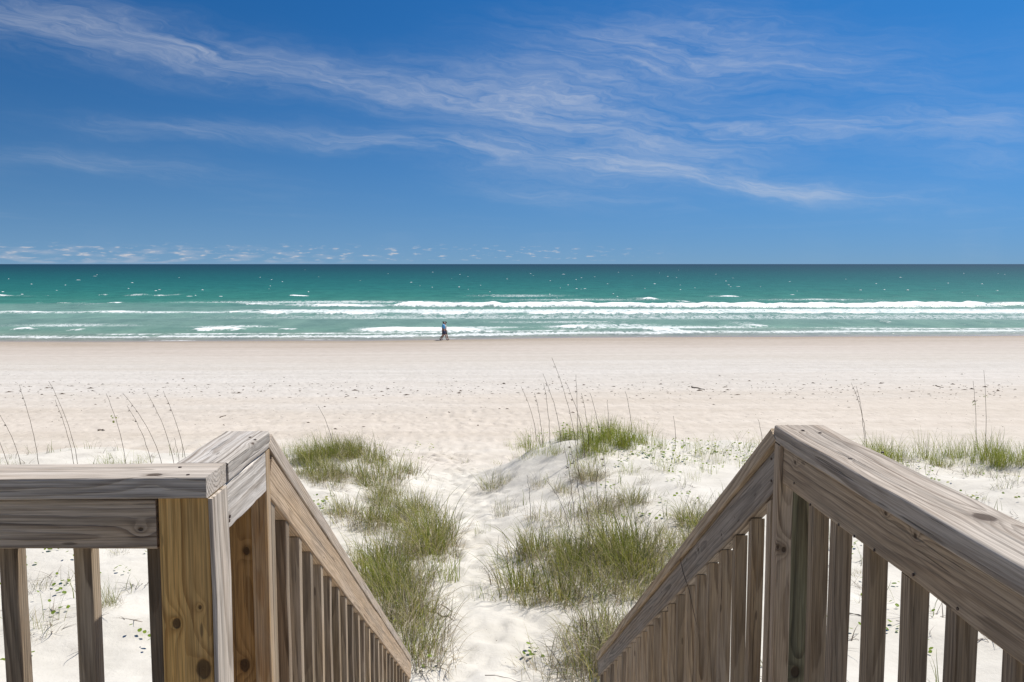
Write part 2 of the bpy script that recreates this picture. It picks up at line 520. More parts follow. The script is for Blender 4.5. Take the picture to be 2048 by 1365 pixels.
# lace of old foam: between the two breaker lines, by the inner waves, along the swash
wl = waterline(SX)
dsh = SY - wl
r3 = np.array([at_z(p, 619, 0).y for p in (0, 2048)])
r5 = np.array([at_z(p, 629, 0).y for p in (0, 2048)])
xs0, xs1 = at_z(0, 619, 0).x, at_z(2048, 619, 0).x
y3 = np.interp(SX, [xs0, xs1], r3)
y5 = np.interp(SX, [xs0, xs1], r5)
lace = sstep(0, 3, SY - y5) * (1 - sstep(-2, 1, SY - y3)) * 0.56 * sstep(-48, -28, SX)
for (x0, y0, x1, y1, H, rag, back, taper) in BREAKERS:      # shreds left behind each crest
    if H > .3:
        A, B = at_z(x0, y0, 0), at_z(x1, y1, 0)
        lo, hi = min(A.x, B.x), max(A.x, B.x)
        d = SY - np.interp(SX, [lo, hi], [A.y, B.y])
        lace = np.maximum(lace, 0.40 * np.exp(-((d - 3) / (3 + 6 * H)) ** 2) * (d > -1) * sstep(lo - 2, lo + 3, SX) * (1 - sstep(hi - 3, hi + 2, SX)))
lace = np.maximum(lace, 0.30 * np.exp(-((SY - y5 + 6) / 6) ** 2) * sstep(-60, -10, SX))
lace = np.maximum(lace, 0.55 * np.exp(-((SY - y5 - 5) / 4) ** 2) * (1 - sstep(-40, -25, SX)))
for (px, py, rx, ry, wgt) in ((1330, 655, 11, 3.2, .62), (1220, 650, 7, 2.5, .42), (470, 653, 5, 2.5, .5), (960, 655, 6, 2.2, .45), (1120, 645, 10, 2, .32), (1700, 655, 10, 2, .3), (140, 650, 9, 3, .33), (620, 604, 26, 4, .5), (1150, 600, 20, 7, .36), (1040, 592, 12, 9, .3), (1640, 600, 16, 6, .35)):
    c = at_z(px, py, 0)
    lace = np.maximum(lace, wgt * np.exp(-((SX - c.x) / rx) ** 2 - ((SY - c.y) / ry) ** 2))
sw_off = 2.6 + 2.2 * (fbm(SX * 0.06, SX * 0 + 4.4, 77, 3) - 0.3)
sw = np.exp(-((dsh - sw_off) / (0.75 + 0.9 * sstep(0.5, 0.75, fbm(SX * 0.05, SX * 0, 78, 2)))) ** 2)
swb = sw * (0.18 + 0.42 * sstep(0.3, 0.6, fbm(SX * 0.12, SX * 0 + 9, 79, 3)))
FOAM = np.maximum(FOAM, np.clip(swb, 0, 0.95))
FOAM = np.maximum(FOAM, 0.75 * np.exp(-((dsh - 0.25) / 0.22) ** 2) * sstep(0.4, 0.6, fbm(SX * 0.2, SX * 0 + 3, 80, 3)))
SZ += 0.10 * sw
sw2_off = sw_off + 3.2 + 3.0 * fbm(SX * 0.045, SX * 0 + 14.4, 81, 3)
sw2 = np.exp(-((dsh - sw2_off) / 0.9) ** 2)
FOAM = np.maximum(FOAM, sw2 * sstep(0.42, 0.62, fbm(SX * 0.07, SX * 0 + 19, 82, 3)) * 0.62)
lace = np.maximum(lace, 0.55 * np.exp(-((dsh - sw_off - 1.6) / 1.8) ** 2))
SZ += 0.12 * sw2
SZ *= sstep(-0.5, 3.0, dsh)
SZ -= 0.004
nx, ny = len(sx), len(sy)
idx = np.arange(nx * ny).reshape(ny, nx)
quads = np.stack([idx[:-1, :-1], idx[:-1, 1:], idx[1:, 1:], idx[1:, :-1]], -1).reshape(-1, 4)
sme = mesh_np('sea', np.stack([SX, SY, SZ], -1).reshape(-1, 3), quads)
attr(sme, 'foam', np.clip(FOAM, 0, 1.2).ravel())
attr(sme, 'lace', np.clip(lace, 0, 1).ravel())
attr(sme, 'shore', dsh.ravel())
mw, n, out = new_mat('sea_water')
pos = n.new('ShaderNodeNewGeometry').outputs['Position']
X_, Y_, Z_ = n.xyz(pos)
foam = n.new('ShaderNodeAttribute', attribute_name='foam').outputs['Fac']
lac = n.new('ShaderNodeAttribute', attribute_name='lace').outputs['Fac']
shd = n.new('ShaderNodeAttribute', attribute_name='shore').outputs['Fac']
lg = n.m('DIVIDE', n.m('LOGARITHM', n.m('MAXIMUM', n.m('DIVIDE', n.m('ADD', shd, 3.0), 3.0), 1.0), math.e), math.log(10000))
pat = n.noise(n.v('MULTIPLY', pos, (0.012, 0.05, 0)), 1.0, 4, 0.55)
lgw = n.m('ADD', lg, n.m('MULTIPLY', n.m('SUBTRACT', pat, 0.5), 0.05))


def lgs(d):
    return math.log((d + 3) / 3) / math.log(10000)


water = n.ramp(lgw, [
    (lgs(0), (.28, .26, .21)), (lgs(4), (.20, .26, .205)), (lgs(12), (.145, .26, .21)), (lgs(28), (.145, .245, .215)), (lgs(44), (.16, .285, .245)),
    (lgs(66), (.125, .24, .21)), (lgs(78), (.050, .19, .155)), (lgs(105), (.030, .165, .138)), (lgs(180), (.014, .13, .122)), (lgs(350), (.007, .095, .102)),
    (lgs(900), (.005, .062, .082)), (lgs(3500), (.004, .042, .072)), (lgs(20000), (.004, .034, .07))])
fine = n.noise(n.v('MULTIPLY', pos, (0.22, 0.10, 0)), 1.0, 6, 0.65)
water = n.mix(1.0, water, n.mix(n.smooth(fine, 0.3, 0.7), (0.80, 0.84, 0.86), (1.16, 1.13, 1.1)), 'MULTIPLY')
fb = n.noise(n.v('MULTIPLY', pos, (1.6, 0.9, 1.6)), 1.0, 6, 0.68)
fl = n.noise(n.v('MULTIPLY', pos, (0.8, 0.40, 0.8)), 1.0, 7, 0.7, 1.2)
fm = n.smooth(n.m('ADD', foam, n.m('MULTIPLY', n.m('SUBTRACT', fb, 0.5), 1.7)), 0.34, 0.80)
ridge = n.m('SUBTRACT', 1.0, n.m('MULTIPLY', n.m('ABSOLUTE', n.m('SUBTRACT', fl, 0.5)), 5.0), clamp=True)
lm = n.m('MULTIPLY', n.smooth(n.m('ADD', lac, n.m('MULTIPLY', n.m('SUBTRACT', ridge, 0.5), 0.75)), 0.38, 0.72), 0.72)
fmask = n.m('MAXIMUM', fm, lm)
w1 = n.noise(n.v('MULTIPLY', pos, (0.55, 0.9, 0)), 1.0, 5, 0.6)
w2 = n.noise(n.v('MULTIPLY', pos, (0.05, 0.12, 0)), 1.0, 3, 0.5)
hb = n.m('ADD', n.m('MULTIPLY', w1, 0.45), n.m('MULTIPLY', w2, 1.6))
bump = n.new('ShaderNodeBump', {'Height': hb, 'Strength': 0.55, 'Distance': 1.0})
dif = n.new('ShaderNodeBsdfDiffuse', {'Color': water, 'Normal': bump.outputs[0]})
glo = n.new('ShaderNodeBsdfGlossy', {'Color': (1, 1, 1), 'Roughness': 0.28, 'Normal': bump.outputs[0]})
wsh = n.new('ShaderNodeMixShader', {0: n.smooth(shd, 0, 12, 0.20, 0.085), 1: dif.outputs[0], 2: glo.outputs[0]})
gn = n.new('ShaderNodeNewGeometry').outputs['Normal']
fnrm = n.v('NORMALIZE', n.v('ADD', n.v('SCALE', gn, s=0.45), (0, 0, 0.55)))
fsh = n.new('ShaderNodeBsdfDiffuse', {'Color': (.84, .86, .855), 'Normal': fnrm}).outputs[0]
mixs = n.new('ShaderNodeMixShader', {0: fmask, 1: wsh.outputs[0], 2: fsh})
n.t.links.new(mixs.outputs[0], out.inputs[0])
tag(link('sea', sme, [mw]), 'green sea with white breakers reaching the beach', kind='structure')

# whitecaps far out: small ridges of foam riding the swell
Vw, Fw = [], []
for i in range(105):
    if i < 75:
        px = rnd.uniform(-80, 2130)
        py = 538 + 56 * rnd.random() ** 0.8
    else:
        px = rnd.uniform(900, 2100)
        py = rnd.uniform(545, 600)
    c = at_z(px, py, 0.0)
    wpx = rnd.uniform(1.2, 4.5) * (2.2 if rnd.random() < 0.12 else 1) * (0.5 + (py - 528) / 70)
    L = wpx * c.y / F
    hh = rnd.uniform(0.5, 1.1) * c.y / F * (0.4 + (py - 528) / 90)
    hh = min(hh, 0.9)
    m = 6
    b0 = len(Vw)
    dep = max(1.0, L * 0.5)
    for j in range(m + 1):
        s = j / m
        e = math.sin(math.pi * s) ** 0.6 * rnd.uniform(0.5, 1.0) if 0 < j < m else 0.02
        x = c.x + (s - 0.5) * L
        yo = 0.25 * L * (s - 0.5) * rnd.uniform(-1, 1)
        Vw += [(x, c.y + yo - dep * .3 * e, 0.0), (x, c.y + yo, 0.02 + hh * e), (x, c.y + yo + dep * e, -0.02)]
    for j in range(m):
        a = b0 + j * 3
        Fw += [(a, a + 3, a + 4, a + 1), (a + 1, a + 4, a + 5, a + 2)]
mfo = simple('sea_foam', (.80, .83, .82), 0.9, 0.1)
tag(link('whitecaps', mesh_np('whitecaps', Vw, Fw), [mfo]), 'scattered white crests on the open sea', kind='stuff')


# ------------------------------------------------------------------ wood
def wood(name, early, late, gray, gray_amt=0.5, ring=0.0075, pith=(0.03, -0.11), knots=(), crack=0.5, tint_var=0.25, dist=1.0, tilt=0.03):
    m, n, out = new_mat(name)
    p = n.new('ShaderNodeTexCoord').outputs['Object']
    rv = n.new('ShaderNodeObjectInfo').outputs['Random']
    sh = n.comb(n.m('MULTIPLY', rv, 37.0), n.m('MULTIPLY', rv, 3.0), n.m('MULTIPLY', rv, 5.0))
    ps = n.v('ADD', p, sh)
    x, y, z = n.xyz(p)
    lowv = n.v('MULTIPLY', ps, (1.6, 6.0, 6.0))
    wv = n.noise(lowv, 1.0, 3, 0.5, 0.0, True)
    wv = n.v('SCALE', n.v('SUBTRACT', wv, (0.5, 0.5, 0.5)), s=0.036 * dist)
    wxx, wyy, wzz = n.xyz(wv)
    yy = n.m('ADD', n.m('ADD', y, wyy), n.m('ADD', n.m('MULTIPLY', n.m('SUBTRACT', rv, 0.5), 0.09), pith[0]))
    zz = n.m('ADD', n.m('ADD', z, wzz), n.m('ADD', n.m('MULTIPLY', x, tilt), n.m('SUBTRACT', pith[1], n.m('MULTIPLY', rv, 0.03))))
    kd = None          # dark heart of the knots
    kb = None          # how the rings bulge round them
    for (kx, ky, kz, kr) in knots:
        d = n.v('LENGTH', n.v('MULTIPLY', n.v('SUBTRACT', p, (kx, ky, kz)), (0.72, 1, 1)))
        d = n.m('ADD', d, n.m('MULTIPLY', n.m('SUBTRACT', n.noise(p, 55, 2), 0.5), kr * 0.35))
        core = n.smooth(d, kr * 1.02, kr * 0.72)
        halo = n.m('EXPONENT', n.m('MULTIPLY', n.m('DIVIDE', d, kr * 1.7), -1.0))
        kd = core if kd is None else n.m('MAXIMUM', kd, core)
        kb = halo if kb is None else n.m('ADD', kb, halo)
    r = n.m('SQRT', n.m('ADD', n.m('MULTIPLY', yy, yy), n.m('MULTIPLY', zz, zz)))
    g = n.m('ADD', n.m('DIVIDE', r, ring), n.m('MULTIPLY', n.noise(n.v('MULTIPLY', ps, (5, 60, 60)), 1.0, 4, 0.6), 0.5))
    if kb is not None:
        g = n.m('ADD', g, n.m('MULTIPLY', kb, 3.2))
    f = n.m('FRACT', g)
    lt = n.m('MULTIPLY', n.smooth(f, 0.30, 0.86), n.smooth(f, 1.0, 0.92))
    ringv = n.noise(n.comb(n.m('FLOOR', g), 0.0, 0.0), 1.7, 1)
    lt = n.m('MULTIPLY', lt, n.lin(ringv, 0.3, 0.7, 0.25, 1.0))
    lt = n.m('MULTIPLY', lt, n.lin(n.noise(n.v('MULTIPLY', ps, (3.5, 45, 45)), 1.0, 4, 0.7), 0.3, 0.6, 0.4, 1.15), clamp=True)
    c = n.mix(n.m('MULTIPLY', lt, 0.95), early, late)
    stain = n.noise(n.v('MULTIPLY', ps, (2.2, 14, 14)), 1.0, 5, 0.6)
    c = n.mix(n.m('MULTIPLY', n.smooth(stain, 0.32, 0.66), gray_amt, clamp=True), c, n.mix(n.m('MULTIPLY', lt, 0.9), gray, tuple(0.42 * a for a in gray)))
    fibre = n.noise(n.v('MULTIPLY', ps, (7, 330, 330)), 1.0, 3, 0.65)
    c = n.mix(1.0, c, n.mix(n.smooth(fibre, 0.25, 0.75), (0.62, 0.60, 0.58), (1.22, 1.22, 1.22)), 'MULTIPLY')
    weather = n.noise(n.v('MULTIPLY', ps, (0.9, 55, 55)), 1.0, 5, 0.65)
    c = n.mix(n.m('MULTIPLY', n.smooth(weather, 0.50, 0.72), 0.55), c, tuple(0.34 * a for a in gray))
    c = n.mix(n.m('MULTIPLY', n.smooth(weather, 0.46, 0.30), 0.35), c, tuple(1.12 * a for a in gray))
    tone = n.m('ADD', 1.0 - tint_var / 2, n.m('MULTIPLY', rv, tint_var))
    c = n.mix(1.0, c, n.comb(tone, tone, tone), 'MULTIPLY')
    ckn = n.noise(n.v('MULTIPLY', ps, (2.2, 120, 120)), 1.0, 3, 0.55)
    ck = n.m('MULTIPLY', n.smooth(ckn, 0.655, 0.69), crack)
    c = n.mix(n.m('MULTIPLY', ck, 0.85), c, (0.03, 0.024, 0.02))
    spn = n.new('ShaderNodeTexVoronoi', {'Vector': n.v('MULTIPLY', ps, (12, 60, 60)), 'Scale': 1.0})
    spm = n.m('MULTIPLY', n.smooth(spn.outputs['Distance'], 0.22, 0.12), n.smooth(n.xyz(spn.outputs['Color'])[0], 0.93, 0.95))
    c = n.mix(n.m('MULTIPLY', spm, 0.6), c, (0.05, 0.035, 0.025))
    if kd is not None:
        c = n.mix(n.m('MULTIPLY', n.smooth(kb, 0.25, 0.75), 0.55), c, tuple(a * 0.55 for a in late))
        c = n.mix(n.m('MULTIPLY', kd, 0.75), c, (0.05, 0.03, 0.018))
    hh = n.m('SUBTRACT', n.m('ADD', n.m('MULTIPLY', lt, 0.0007), n.m('MULTIPLY', fibre, 0.0006)), n.m('MULTIPLY', ck, 0.004))
    if kd is not None:
        hh = n.m('SUBTRACT', hh, n.m('MULTIPLY', kd, 0.002))
    bump = n.new('ShaderNodeBump', {'Height': hh, 'Strength': 0.9, 'Distance': 1.0})
    b = n.new('ShaderNodeBsdfPrincipled', {'Base Color': c, 'Roughness': 0.82, 'Specular IOR Level': 0.22, 'Normal': bump.outputs[0]})
    n.t.links.new(b.outputs[0], out.inputs[0])
    return m


GREY = dict(early=(.54, .46, .375), late=(.25, .195, .145), gray=(.59, .535, .465), gray_amt=0.75)
BROWN = dict(early=(.46, .345, .215), late=(.21, .14, .08), gray=(.44, .375, .30), gray_amt=0.6)
WARM = dict(early=(.82, .50, .17), late=(.50, .26, .075), gray=(.44, .33, .19), gray_amt=0.3)
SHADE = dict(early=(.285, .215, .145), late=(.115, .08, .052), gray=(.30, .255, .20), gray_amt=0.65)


def section(w, t, r, k=3):
    pts = []
    for (sy_, sz_, a0) in ((1, 1, 0), (-1, 1, 90), (-1, -1, 180), (1, -1, 270)):
        for i in range(k + 1):
            a = math.radians(a0 + 90 * i / k)
            pts.append((sy_ * (w / 2 - r) + r * math.cos(a), sz_ * (t / 2 - r) + r * math.sin(a)))
    return pts


def board_mesh(name, L, w, t, r=0.004, seg=8, cut0=0.0, cut1=0.0, jit=0.0007, seed=0):
    """a board along local X from 0 to L; width along Y, thickness along Z; the ends lean by cut0, cut1 (dx per dz)"""
    rr = random.Random(seed)
    sec = section(w, t, r)
    k = len(sec)
    V, Fc = [], []
    for i in range(seg + 1):
        s = i / seg
        oy, oz = rr.gauss(0, jit), rr.gauss(0, jit)
        for (y, z) in sec:
            V.append((s * L + z * (cut0 * (1 - s) + cut1 * s), y + oy, z + oz))
    bm = bmesh.new()
    vs = [bm.verts.new(v) for v in V]
    for i in range(seg):
        for j in range(k):
            a, b = i * k + j, i * k + (j + 1) % k
            bm.faces.new((vs[a], vs[b], vs[b + k], vs[a + k]))
    bm.faces.new([vs[j] for j in range(k)][::-1])
    bm.faces.new([vs[seg * k + j] for j in range(k)])
    bmesh.ops.recalc_face_normals(bm, faces=bm.faces)
    me = bpy.data.meshes.new(name)
    bm.to_mesh(me)
    bm.free()
    return me


BOARD_N = [0]


def frame(A, B, up):
    A, B, up = Vector(A), Vector(B), Vector(up)
    ex = (B - A).normalized()
    ey = up.cross(ex).normalized()
    ez = ex.cross(ey)
    M = Matrix((ex, ey, ez)).transposed().to_4x4()
    M.translation = A
    return M


def board(name, root, A, B, w, t, mat, up=(0, 0, 1), knots=(), label=None, mesh=None, **kw):
    """a board from A to B (world); knots as (world point, radius); mat is a dict of wood colours or a material"""
    BOARD_N[0] += 1
    M = frame(A, B, up)
    L = (Vector(B) - Vector(A)).length
    me = mesh or board_mesh(name, L, w, t, seed=BOARD_N[0], **kw)
    o = bpy.data.objects.new(name, me)
    COL.objects.link(o)
    o.parent = root
    o.matrix_local = Matrix.Translation(-Vector(root.location)) @ M
    if isinstance(mat, dict):
        Mi = M.inverted()
        ks = [(*(Mi @ Vector(p)), r) for p, r in knots]
        mat = wood(name + '_wood', knots=ks, **mat)
    if not me.materials:
        me.materials.append(mat)
    if label:
        o['label'] = label
    return o


M_nail = simple('rusty_steel', (.07, .045, .035), 0.6, 0.4)


def nail(par, root, p, axis_, r=0.0035):
    bm = bmesh.new()
    bmesh.ops.create_cone(bm, cap_ends=True, segments=10, radius1=r, radius2=r * 0.9, depth=0.002)
    me = bpy.data.meshes.new('nail')
    bm.to_mesh(me)
    bm.free()
    me.materials.append(M_nail)
    o = bpy.data.objects.new('nail', me)
    COL.objects.link(o)
    o.parent = par
    W_ = Matrix.Translation(Vector(p) - Vector(root.location)) @ Vector(axis_).to_track_quat('Z', 'Y').to_matrix().to_4x4()
    o.matrix_basis = par.matrix_basis.inverted() @ W_
    return o


TOP = 6.63                # top of the level caps
TH = 0.038                # board thickness
SL = 0.637                # stair slope, drop per metre of run
ca = 1 / math.hypot(1, SL)
EDGE = TOP - TH           # underside of the level caps
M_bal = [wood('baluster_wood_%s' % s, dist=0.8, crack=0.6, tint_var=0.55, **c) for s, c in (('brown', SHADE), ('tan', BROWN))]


def copies_of(o, parent, loc):
    c = o.copy()
    COL.objects.link(c)
    c.parent = parent
    c.location = loc
    return c


BAL = 0.033
lvl_bal_me = [board_mesh('baluster', 0.80, BAL, BAL, r=0.003, seg=5, seed=901 + i) for i in range(3)]
str_bal_me = [board_mesh('baluster', 0.80, BAL, BAL, r=0.003, seg=5, seed=951 + i, cut1=0.0) for i in range(3)]
for me in str_bal_me:     # top cut along the stair slope (local Z of an upright baluster is world -Y)
    for v in me.vertices:
        if v.co.x > 0.79:
            v.co.x += v.co.z * SL
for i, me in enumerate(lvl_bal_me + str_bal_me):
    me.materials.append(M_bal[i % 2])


def baluster(root, x, y, ztop, stair=False):
    me = (str_bal_me if stair else lvl_bal_me)[rnd.randrange(3)]
    dxx, dyy = rnd.gauss(0, 0.0015), rnd.gauss(0, 0.0015)
    A = (x + dxx, y + dyy, ztop - 0.80)
    B = (x, y, ztop)
    M = frame(A, B, (0, -1, 0))
    o = bpy.data.objects.new('baluster', me)
    COL.objects.link(o)
    o.parent = root
    o.matrix_local = Matrix.Translation(-Vector(root.location)) @ M
    return o


def stair_z(y, y0):
    return TOP - SL * (y - y0)


# ---- left railing: a run along the deck edge, a corner post, a short level length, then the stair rail
LX = -0.495               # inner face of the caps
Ly0 = 1.905               # where the stair rail starts
left = tag(empty('boardwalk_railing', (-0.55, 1.55, 5.63)), 'weathered wooden railing with orange-brown corner post, left of the sand path', 'railing', 'boardwalk railings')
cap = board('cap_rail', left, (-4.2, 1.538, TOP - TH / 2), (-0.499, 1.538, TOP - TH / 2), 0.113, TH,
            dict(GREY, early=(.56, .49, .41), gray=(.61, .56, .50), ring=.008, pith=(0.0, -0.035), tilt=0.004), knots=[(at_z(308, 950, TOP), 0.011), (at_z(-200, 940, TOP), 0.012)], seg=20, label='weathered grey cap board with a dark knot hole')
board('side_rail', left, (-4.2, 1.512, EDGE - 0.002 - 0.0445), (-0.592, 1.512, EDGE - 0.002 - 0.0445), 0.089, TH,
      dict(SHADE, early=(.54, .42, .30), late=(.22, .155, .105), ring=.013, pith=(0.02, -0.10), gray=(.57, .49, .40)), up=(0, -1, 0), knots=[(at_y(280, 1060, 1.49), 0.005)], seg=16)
post = board('post', left, (-0.544, 1.5345, 3.45), (-0.544, 1.5345, EDGE - 0.002), 0.089, 0.089,
             dict(WARM, ring=.010, pith=(0.05, -0.16), tilt=0.01), up=(0, -1, 0), r=0.005,
             knots=[(at_y(353, 1247, 1.49), 0.008), (at_y(407, 1338, 1.49), 0.015), (at_y(400, 1215, 1.49), 0.003)], label='orange-brown corner post with two dark knots')
board('post_facing', left, (-0.4945, 1.534, 5.2), (-0.4945, 1.534, EDGE - 0.002), 0.088, 0.008, dict(GREY, ring=.012, crack=0.9), up=(1, 0, 0), r=0.002, label='pale grey weathered side of the corner post')
ycap = board('cap_rail', left, (LX - 0.05, 1.5975, TOP - TH / 2), (LX - 0.05, Ly0, TOP - TH / 2), 0.098, TH,
      dict(GREY, ring=.009, pith=(0.02, -0.05), tilt=0.02, early=(.60, .565, .52)), knots=[(at_z(507, 886, TOP), 0.005)], cut1=-0.30, label='short pale grey cap board with curved grain')
for (px, py) in ((510, 880), (500, 875)):
    nail(ycap, left, at_z(px, py, TOP + 0.0004), (0, 0, 1), 0.0032)
for (px, py) in ((376, 950), (360, 935)):
    nail(cap, left, at_z(px, py, TOP + 0.0004), (0, 0, 1), 0.0032)
sr = board('side_rail', left, (LX - 0.022, 1.582, EDGE - 0.0465), (LX - 0.022, 1.866, EDGE - 0.0465), 0.089, TH,
           dict(GREY, ring=.014, early=(.62, .585, .54), crack=0.3), up=(1, 0, 0))
nail(sr, left, (LX - 0.002, 1.60, EDGE - 0.075), (1, 0, 0))
nail(sr, left, (LX - 0.002, 1.605, EDGE - 0.068), (1, 0, 0))
board('post', left, (-0.573, 1.925, 3.45), (-0.573, 1.925, EDGE - 0.003), 0.089, 0.089,
      dict(WARM, early=(.42, .255, .10), late=(.17, .085, .03), ring=.010, pith=(0.03, -0.09)), up=(0, -1, 0), r=0.005,
      knots=[(at_y(493, 1102, 1.88), 0.008), (at_y(490, 1330, 1.88), 0.012)], label='dark orange-brown post at the head of the stairs')
board('upright', left, (LX - 0.0195, 1.886, 5.2), (LX - 0.0195, 1.886, EDGE - 0.002), 0.036, 0.036,
      dict(WARM, early=(.58, .38, .18), gray=(.52, .46, .38), gray_amt=0.6, ring=.006), up=(0, -1, 0), label='orange-grey upright strip at the head of the stairs')
Lend = 5.05
zc = lambda y, y0, off: stair_z(y, y0) - off / ca
board('cap_rail', left, (LX - 0.05, Ly0 + 0.001, zc(Ly0, Ly0, TH / 2)), (LX - 0.05, Lend, zc(Lend, Ly0, TH / 2)), 0.098, TH,
      dict(BROWN, early=(.50, .41, .31), gray=(.52,.46,.40), ring=.007), cut0=SL, cut1=SL, seg=20)
fas = board('side_rail', left, (LX - 0.022, Ly0 + 0.0005, zc(Ly0, Ly0, TH + 0.0465)), (LX - 0.022, Lend - 0.01, zc(Lend - 0.01, Ly0, TH + 0.0465)), 0.089, TH,
            dict(BROWN, early=(.53, .395, .26), late=(.27, .18, .11), gray=(.50, .41, .32), gray_amt=0.5, ring=.006, pith=(0.0, -0.022), tilt=0.012, dist=1.1), up=(1, 0, 0), seg=20, label='tan brown sloping side board with wavy grain')
for k in range(23):
    y = 1.942 + 0.1328 * k
    baluster(left, LX - 0.024, y, zc(y, Ly0, TH + 0.0925), True)
for k in range(-1, 9):
    baluster(left, -0.749 - 0.1338 * k, 1.562, EDGE - 0.055)
board('post', left, (LX - 0.06, Lend + 0.02, 3.2), (LX - 0.06, Lend + 0.02, zc(Lend, Ly0, TH) - 0.01), 0.089, 0.05, dict(BROWN, ring=.01), up=(0, -1, 0))
board('bottom_rail', left, (LX - 0.024, Ly0 + 0.09, zc(Ly0 + 0.09, Ly0, 0) - 0.94), (LX - 0.024, Lend, zc(Lend, Ly0, 0) - 0.94), 0.06, TH, M_bal[0], up=(1, 0, 0))
board('bottom_rail', left, (-4.2, 1.562, EDGE - 0.875), (-0.592, 1.562, EDGE - 0.875), 0.06, TH, M_bal[0], up=(0, -1, 0))

# ---- right railing: a level run towards the house, then the stair rail
RX = 0.657
Ry0 = 1.945
right = tag(empty('boardwalk_railing', (0.70, 1.9, 5.63)), 'weathered grey wooden railing with a broad ring-knotted cap, right of the sand path', 'railing', 'boardwalk railings')
cap = board('cap_rail', right, (RX + 0.049, Ry0, TOP - TH / 2), (RX + 0.049, -1.2, TOP - TH / 2), 0.114, TH,
            dict(GREY, ring=.011, pith=(0.0, -0.03), tilt=0.012, early=(.50, .43, .355), late=(.26, .20, .15), crack=0.6), seg=20, cut0=0.30,
            knots=[(at_z(1968, 1036, TOP), 0.016), (at_z(1700, 918, TOP), 0.004), (at_z(1605, 862, TOP), 0.004)], label='weathered grey cap board with a ring knot')
for (px, py) in ((1606, 861), (1640, 866), (1700, 918), (1765, 905)):
    nail(cap, right, at_z(px, py, TOP + 0.0004), (0, 0, 1), 0.0035)
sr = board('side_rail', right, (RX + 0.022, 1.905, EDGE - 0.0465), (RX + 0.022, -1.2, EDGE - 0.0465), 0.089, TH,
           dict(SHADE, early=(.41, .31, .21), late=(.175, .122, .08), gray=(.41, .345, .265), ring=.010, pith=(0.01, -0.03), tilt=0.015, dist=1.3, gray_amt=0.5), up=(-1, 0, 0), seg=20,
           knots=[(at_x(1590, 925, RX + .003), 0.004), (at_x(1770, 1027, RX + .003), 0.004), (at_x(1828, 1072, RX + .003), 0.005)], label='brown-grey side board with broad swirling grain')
for (px, py) in ((1588, 967), (1620, 1010), (1677, 1050), (1708, 1073), (1748, 1101), (1826, 1150), (1915, 1218)):
    nail(sr, right, at_x(px, py, RX + 0.0025), (-1, 0, 0), 0.0028)
board('upright', right, (RX + 0.012, 1.926, 5.2), (RX + 0.012, 1.926, EDGE - 0.002), 0.036, 0.036,
      dict(BROWN, early=(.56, .43, .29), gray=(.54, .45, .36), ring=.006, gray_amt=0.6), up=(0, -1, 0), knots=[(at_y(1556, 1095, 1.907), 0.005), (at_y(1568, 1100, 1.907), 0.006)], label='tan grey upright strip with dark knots')
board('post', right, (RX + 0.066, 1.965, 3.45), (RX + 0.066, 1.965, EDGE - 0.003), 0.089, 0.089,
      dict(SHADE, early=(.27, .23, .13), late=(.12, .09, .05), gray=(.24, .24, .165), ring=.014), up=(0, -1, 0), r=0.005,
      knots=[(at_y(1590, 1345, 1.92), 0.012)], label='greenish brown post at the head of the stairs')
Rend = 5.19
board('cap_rail', right, (RX + 0.049, Ry0 + 0.001, zc(Ry0, Ry0, TH / 2)), (RX + 0.049, Rend, zc(Rend, Ry0, TH / 2)), 0.114, TH,
      dict(BROWN, ring=.010, gray_amt=0.6), cut0=SL, cut1=SL, seg=20)
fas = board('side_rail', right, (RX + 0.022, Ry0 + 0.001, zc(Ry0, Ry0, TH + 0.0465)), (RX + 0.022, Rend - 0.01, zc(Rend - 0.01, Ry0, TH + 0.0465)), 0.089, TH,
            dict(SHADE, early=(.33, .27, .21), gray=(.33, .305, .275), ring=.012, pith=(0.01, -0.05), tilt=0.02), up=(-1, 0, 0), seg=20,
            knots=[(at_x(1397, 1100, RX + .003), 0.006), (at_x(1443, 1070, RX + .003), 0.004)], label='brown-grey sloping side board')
for (px, py) in ((1542, 918), (1542, 962), (1470, 1035), (1335, 1216), (1320, 1228), (1308, 1228)):
    nail(fas, right, at_x(px, py, RX + 0.0025), (-1, 0, 0), 0.003)
for k in range(23):
    y = 2.02 + 0.1395 * k
    baluster(right, RX + 0.026, y, zc(y, Ry0, TH + 0.0925), True)
for y in (1.745, 1.63, 1.478, 1.333, 1.197, 1.055, 0.92, 0.78, 0.71, 0.57, 0.43, 0.29, 0.15):
    baluster(right, RX + 0.026, y, EDGE - 0.0925)
board('post', right, (RX + 0.066, Rend + 0.02, 3.2), (RX + 0.066, Rend + 0.02, zc(Rend, Ry0, TH) - 0.01), 0.089, 0.05, dict(BROWN, ring=.01), up=(0, -1, 0))
board('bottom_rail', right, (RX + 0.026, Ry0 + 0.09, zc(Ry0 + 0.09, Ry0, 0) - 0.94), (RX + 0.026, Rend, zc(Rend, Ry0, 0) - 0.94), 0.06, TH, M_bal[0], up=(-1, 0, 0))
board('bottom_rail', right, (RX + 0.026, 1.905, EDGE - 0.875), (RX + 0.026, -1.2, EDGE - 0.875), 0.06, TH, M_bal[0], up=(-1, 0, 0))

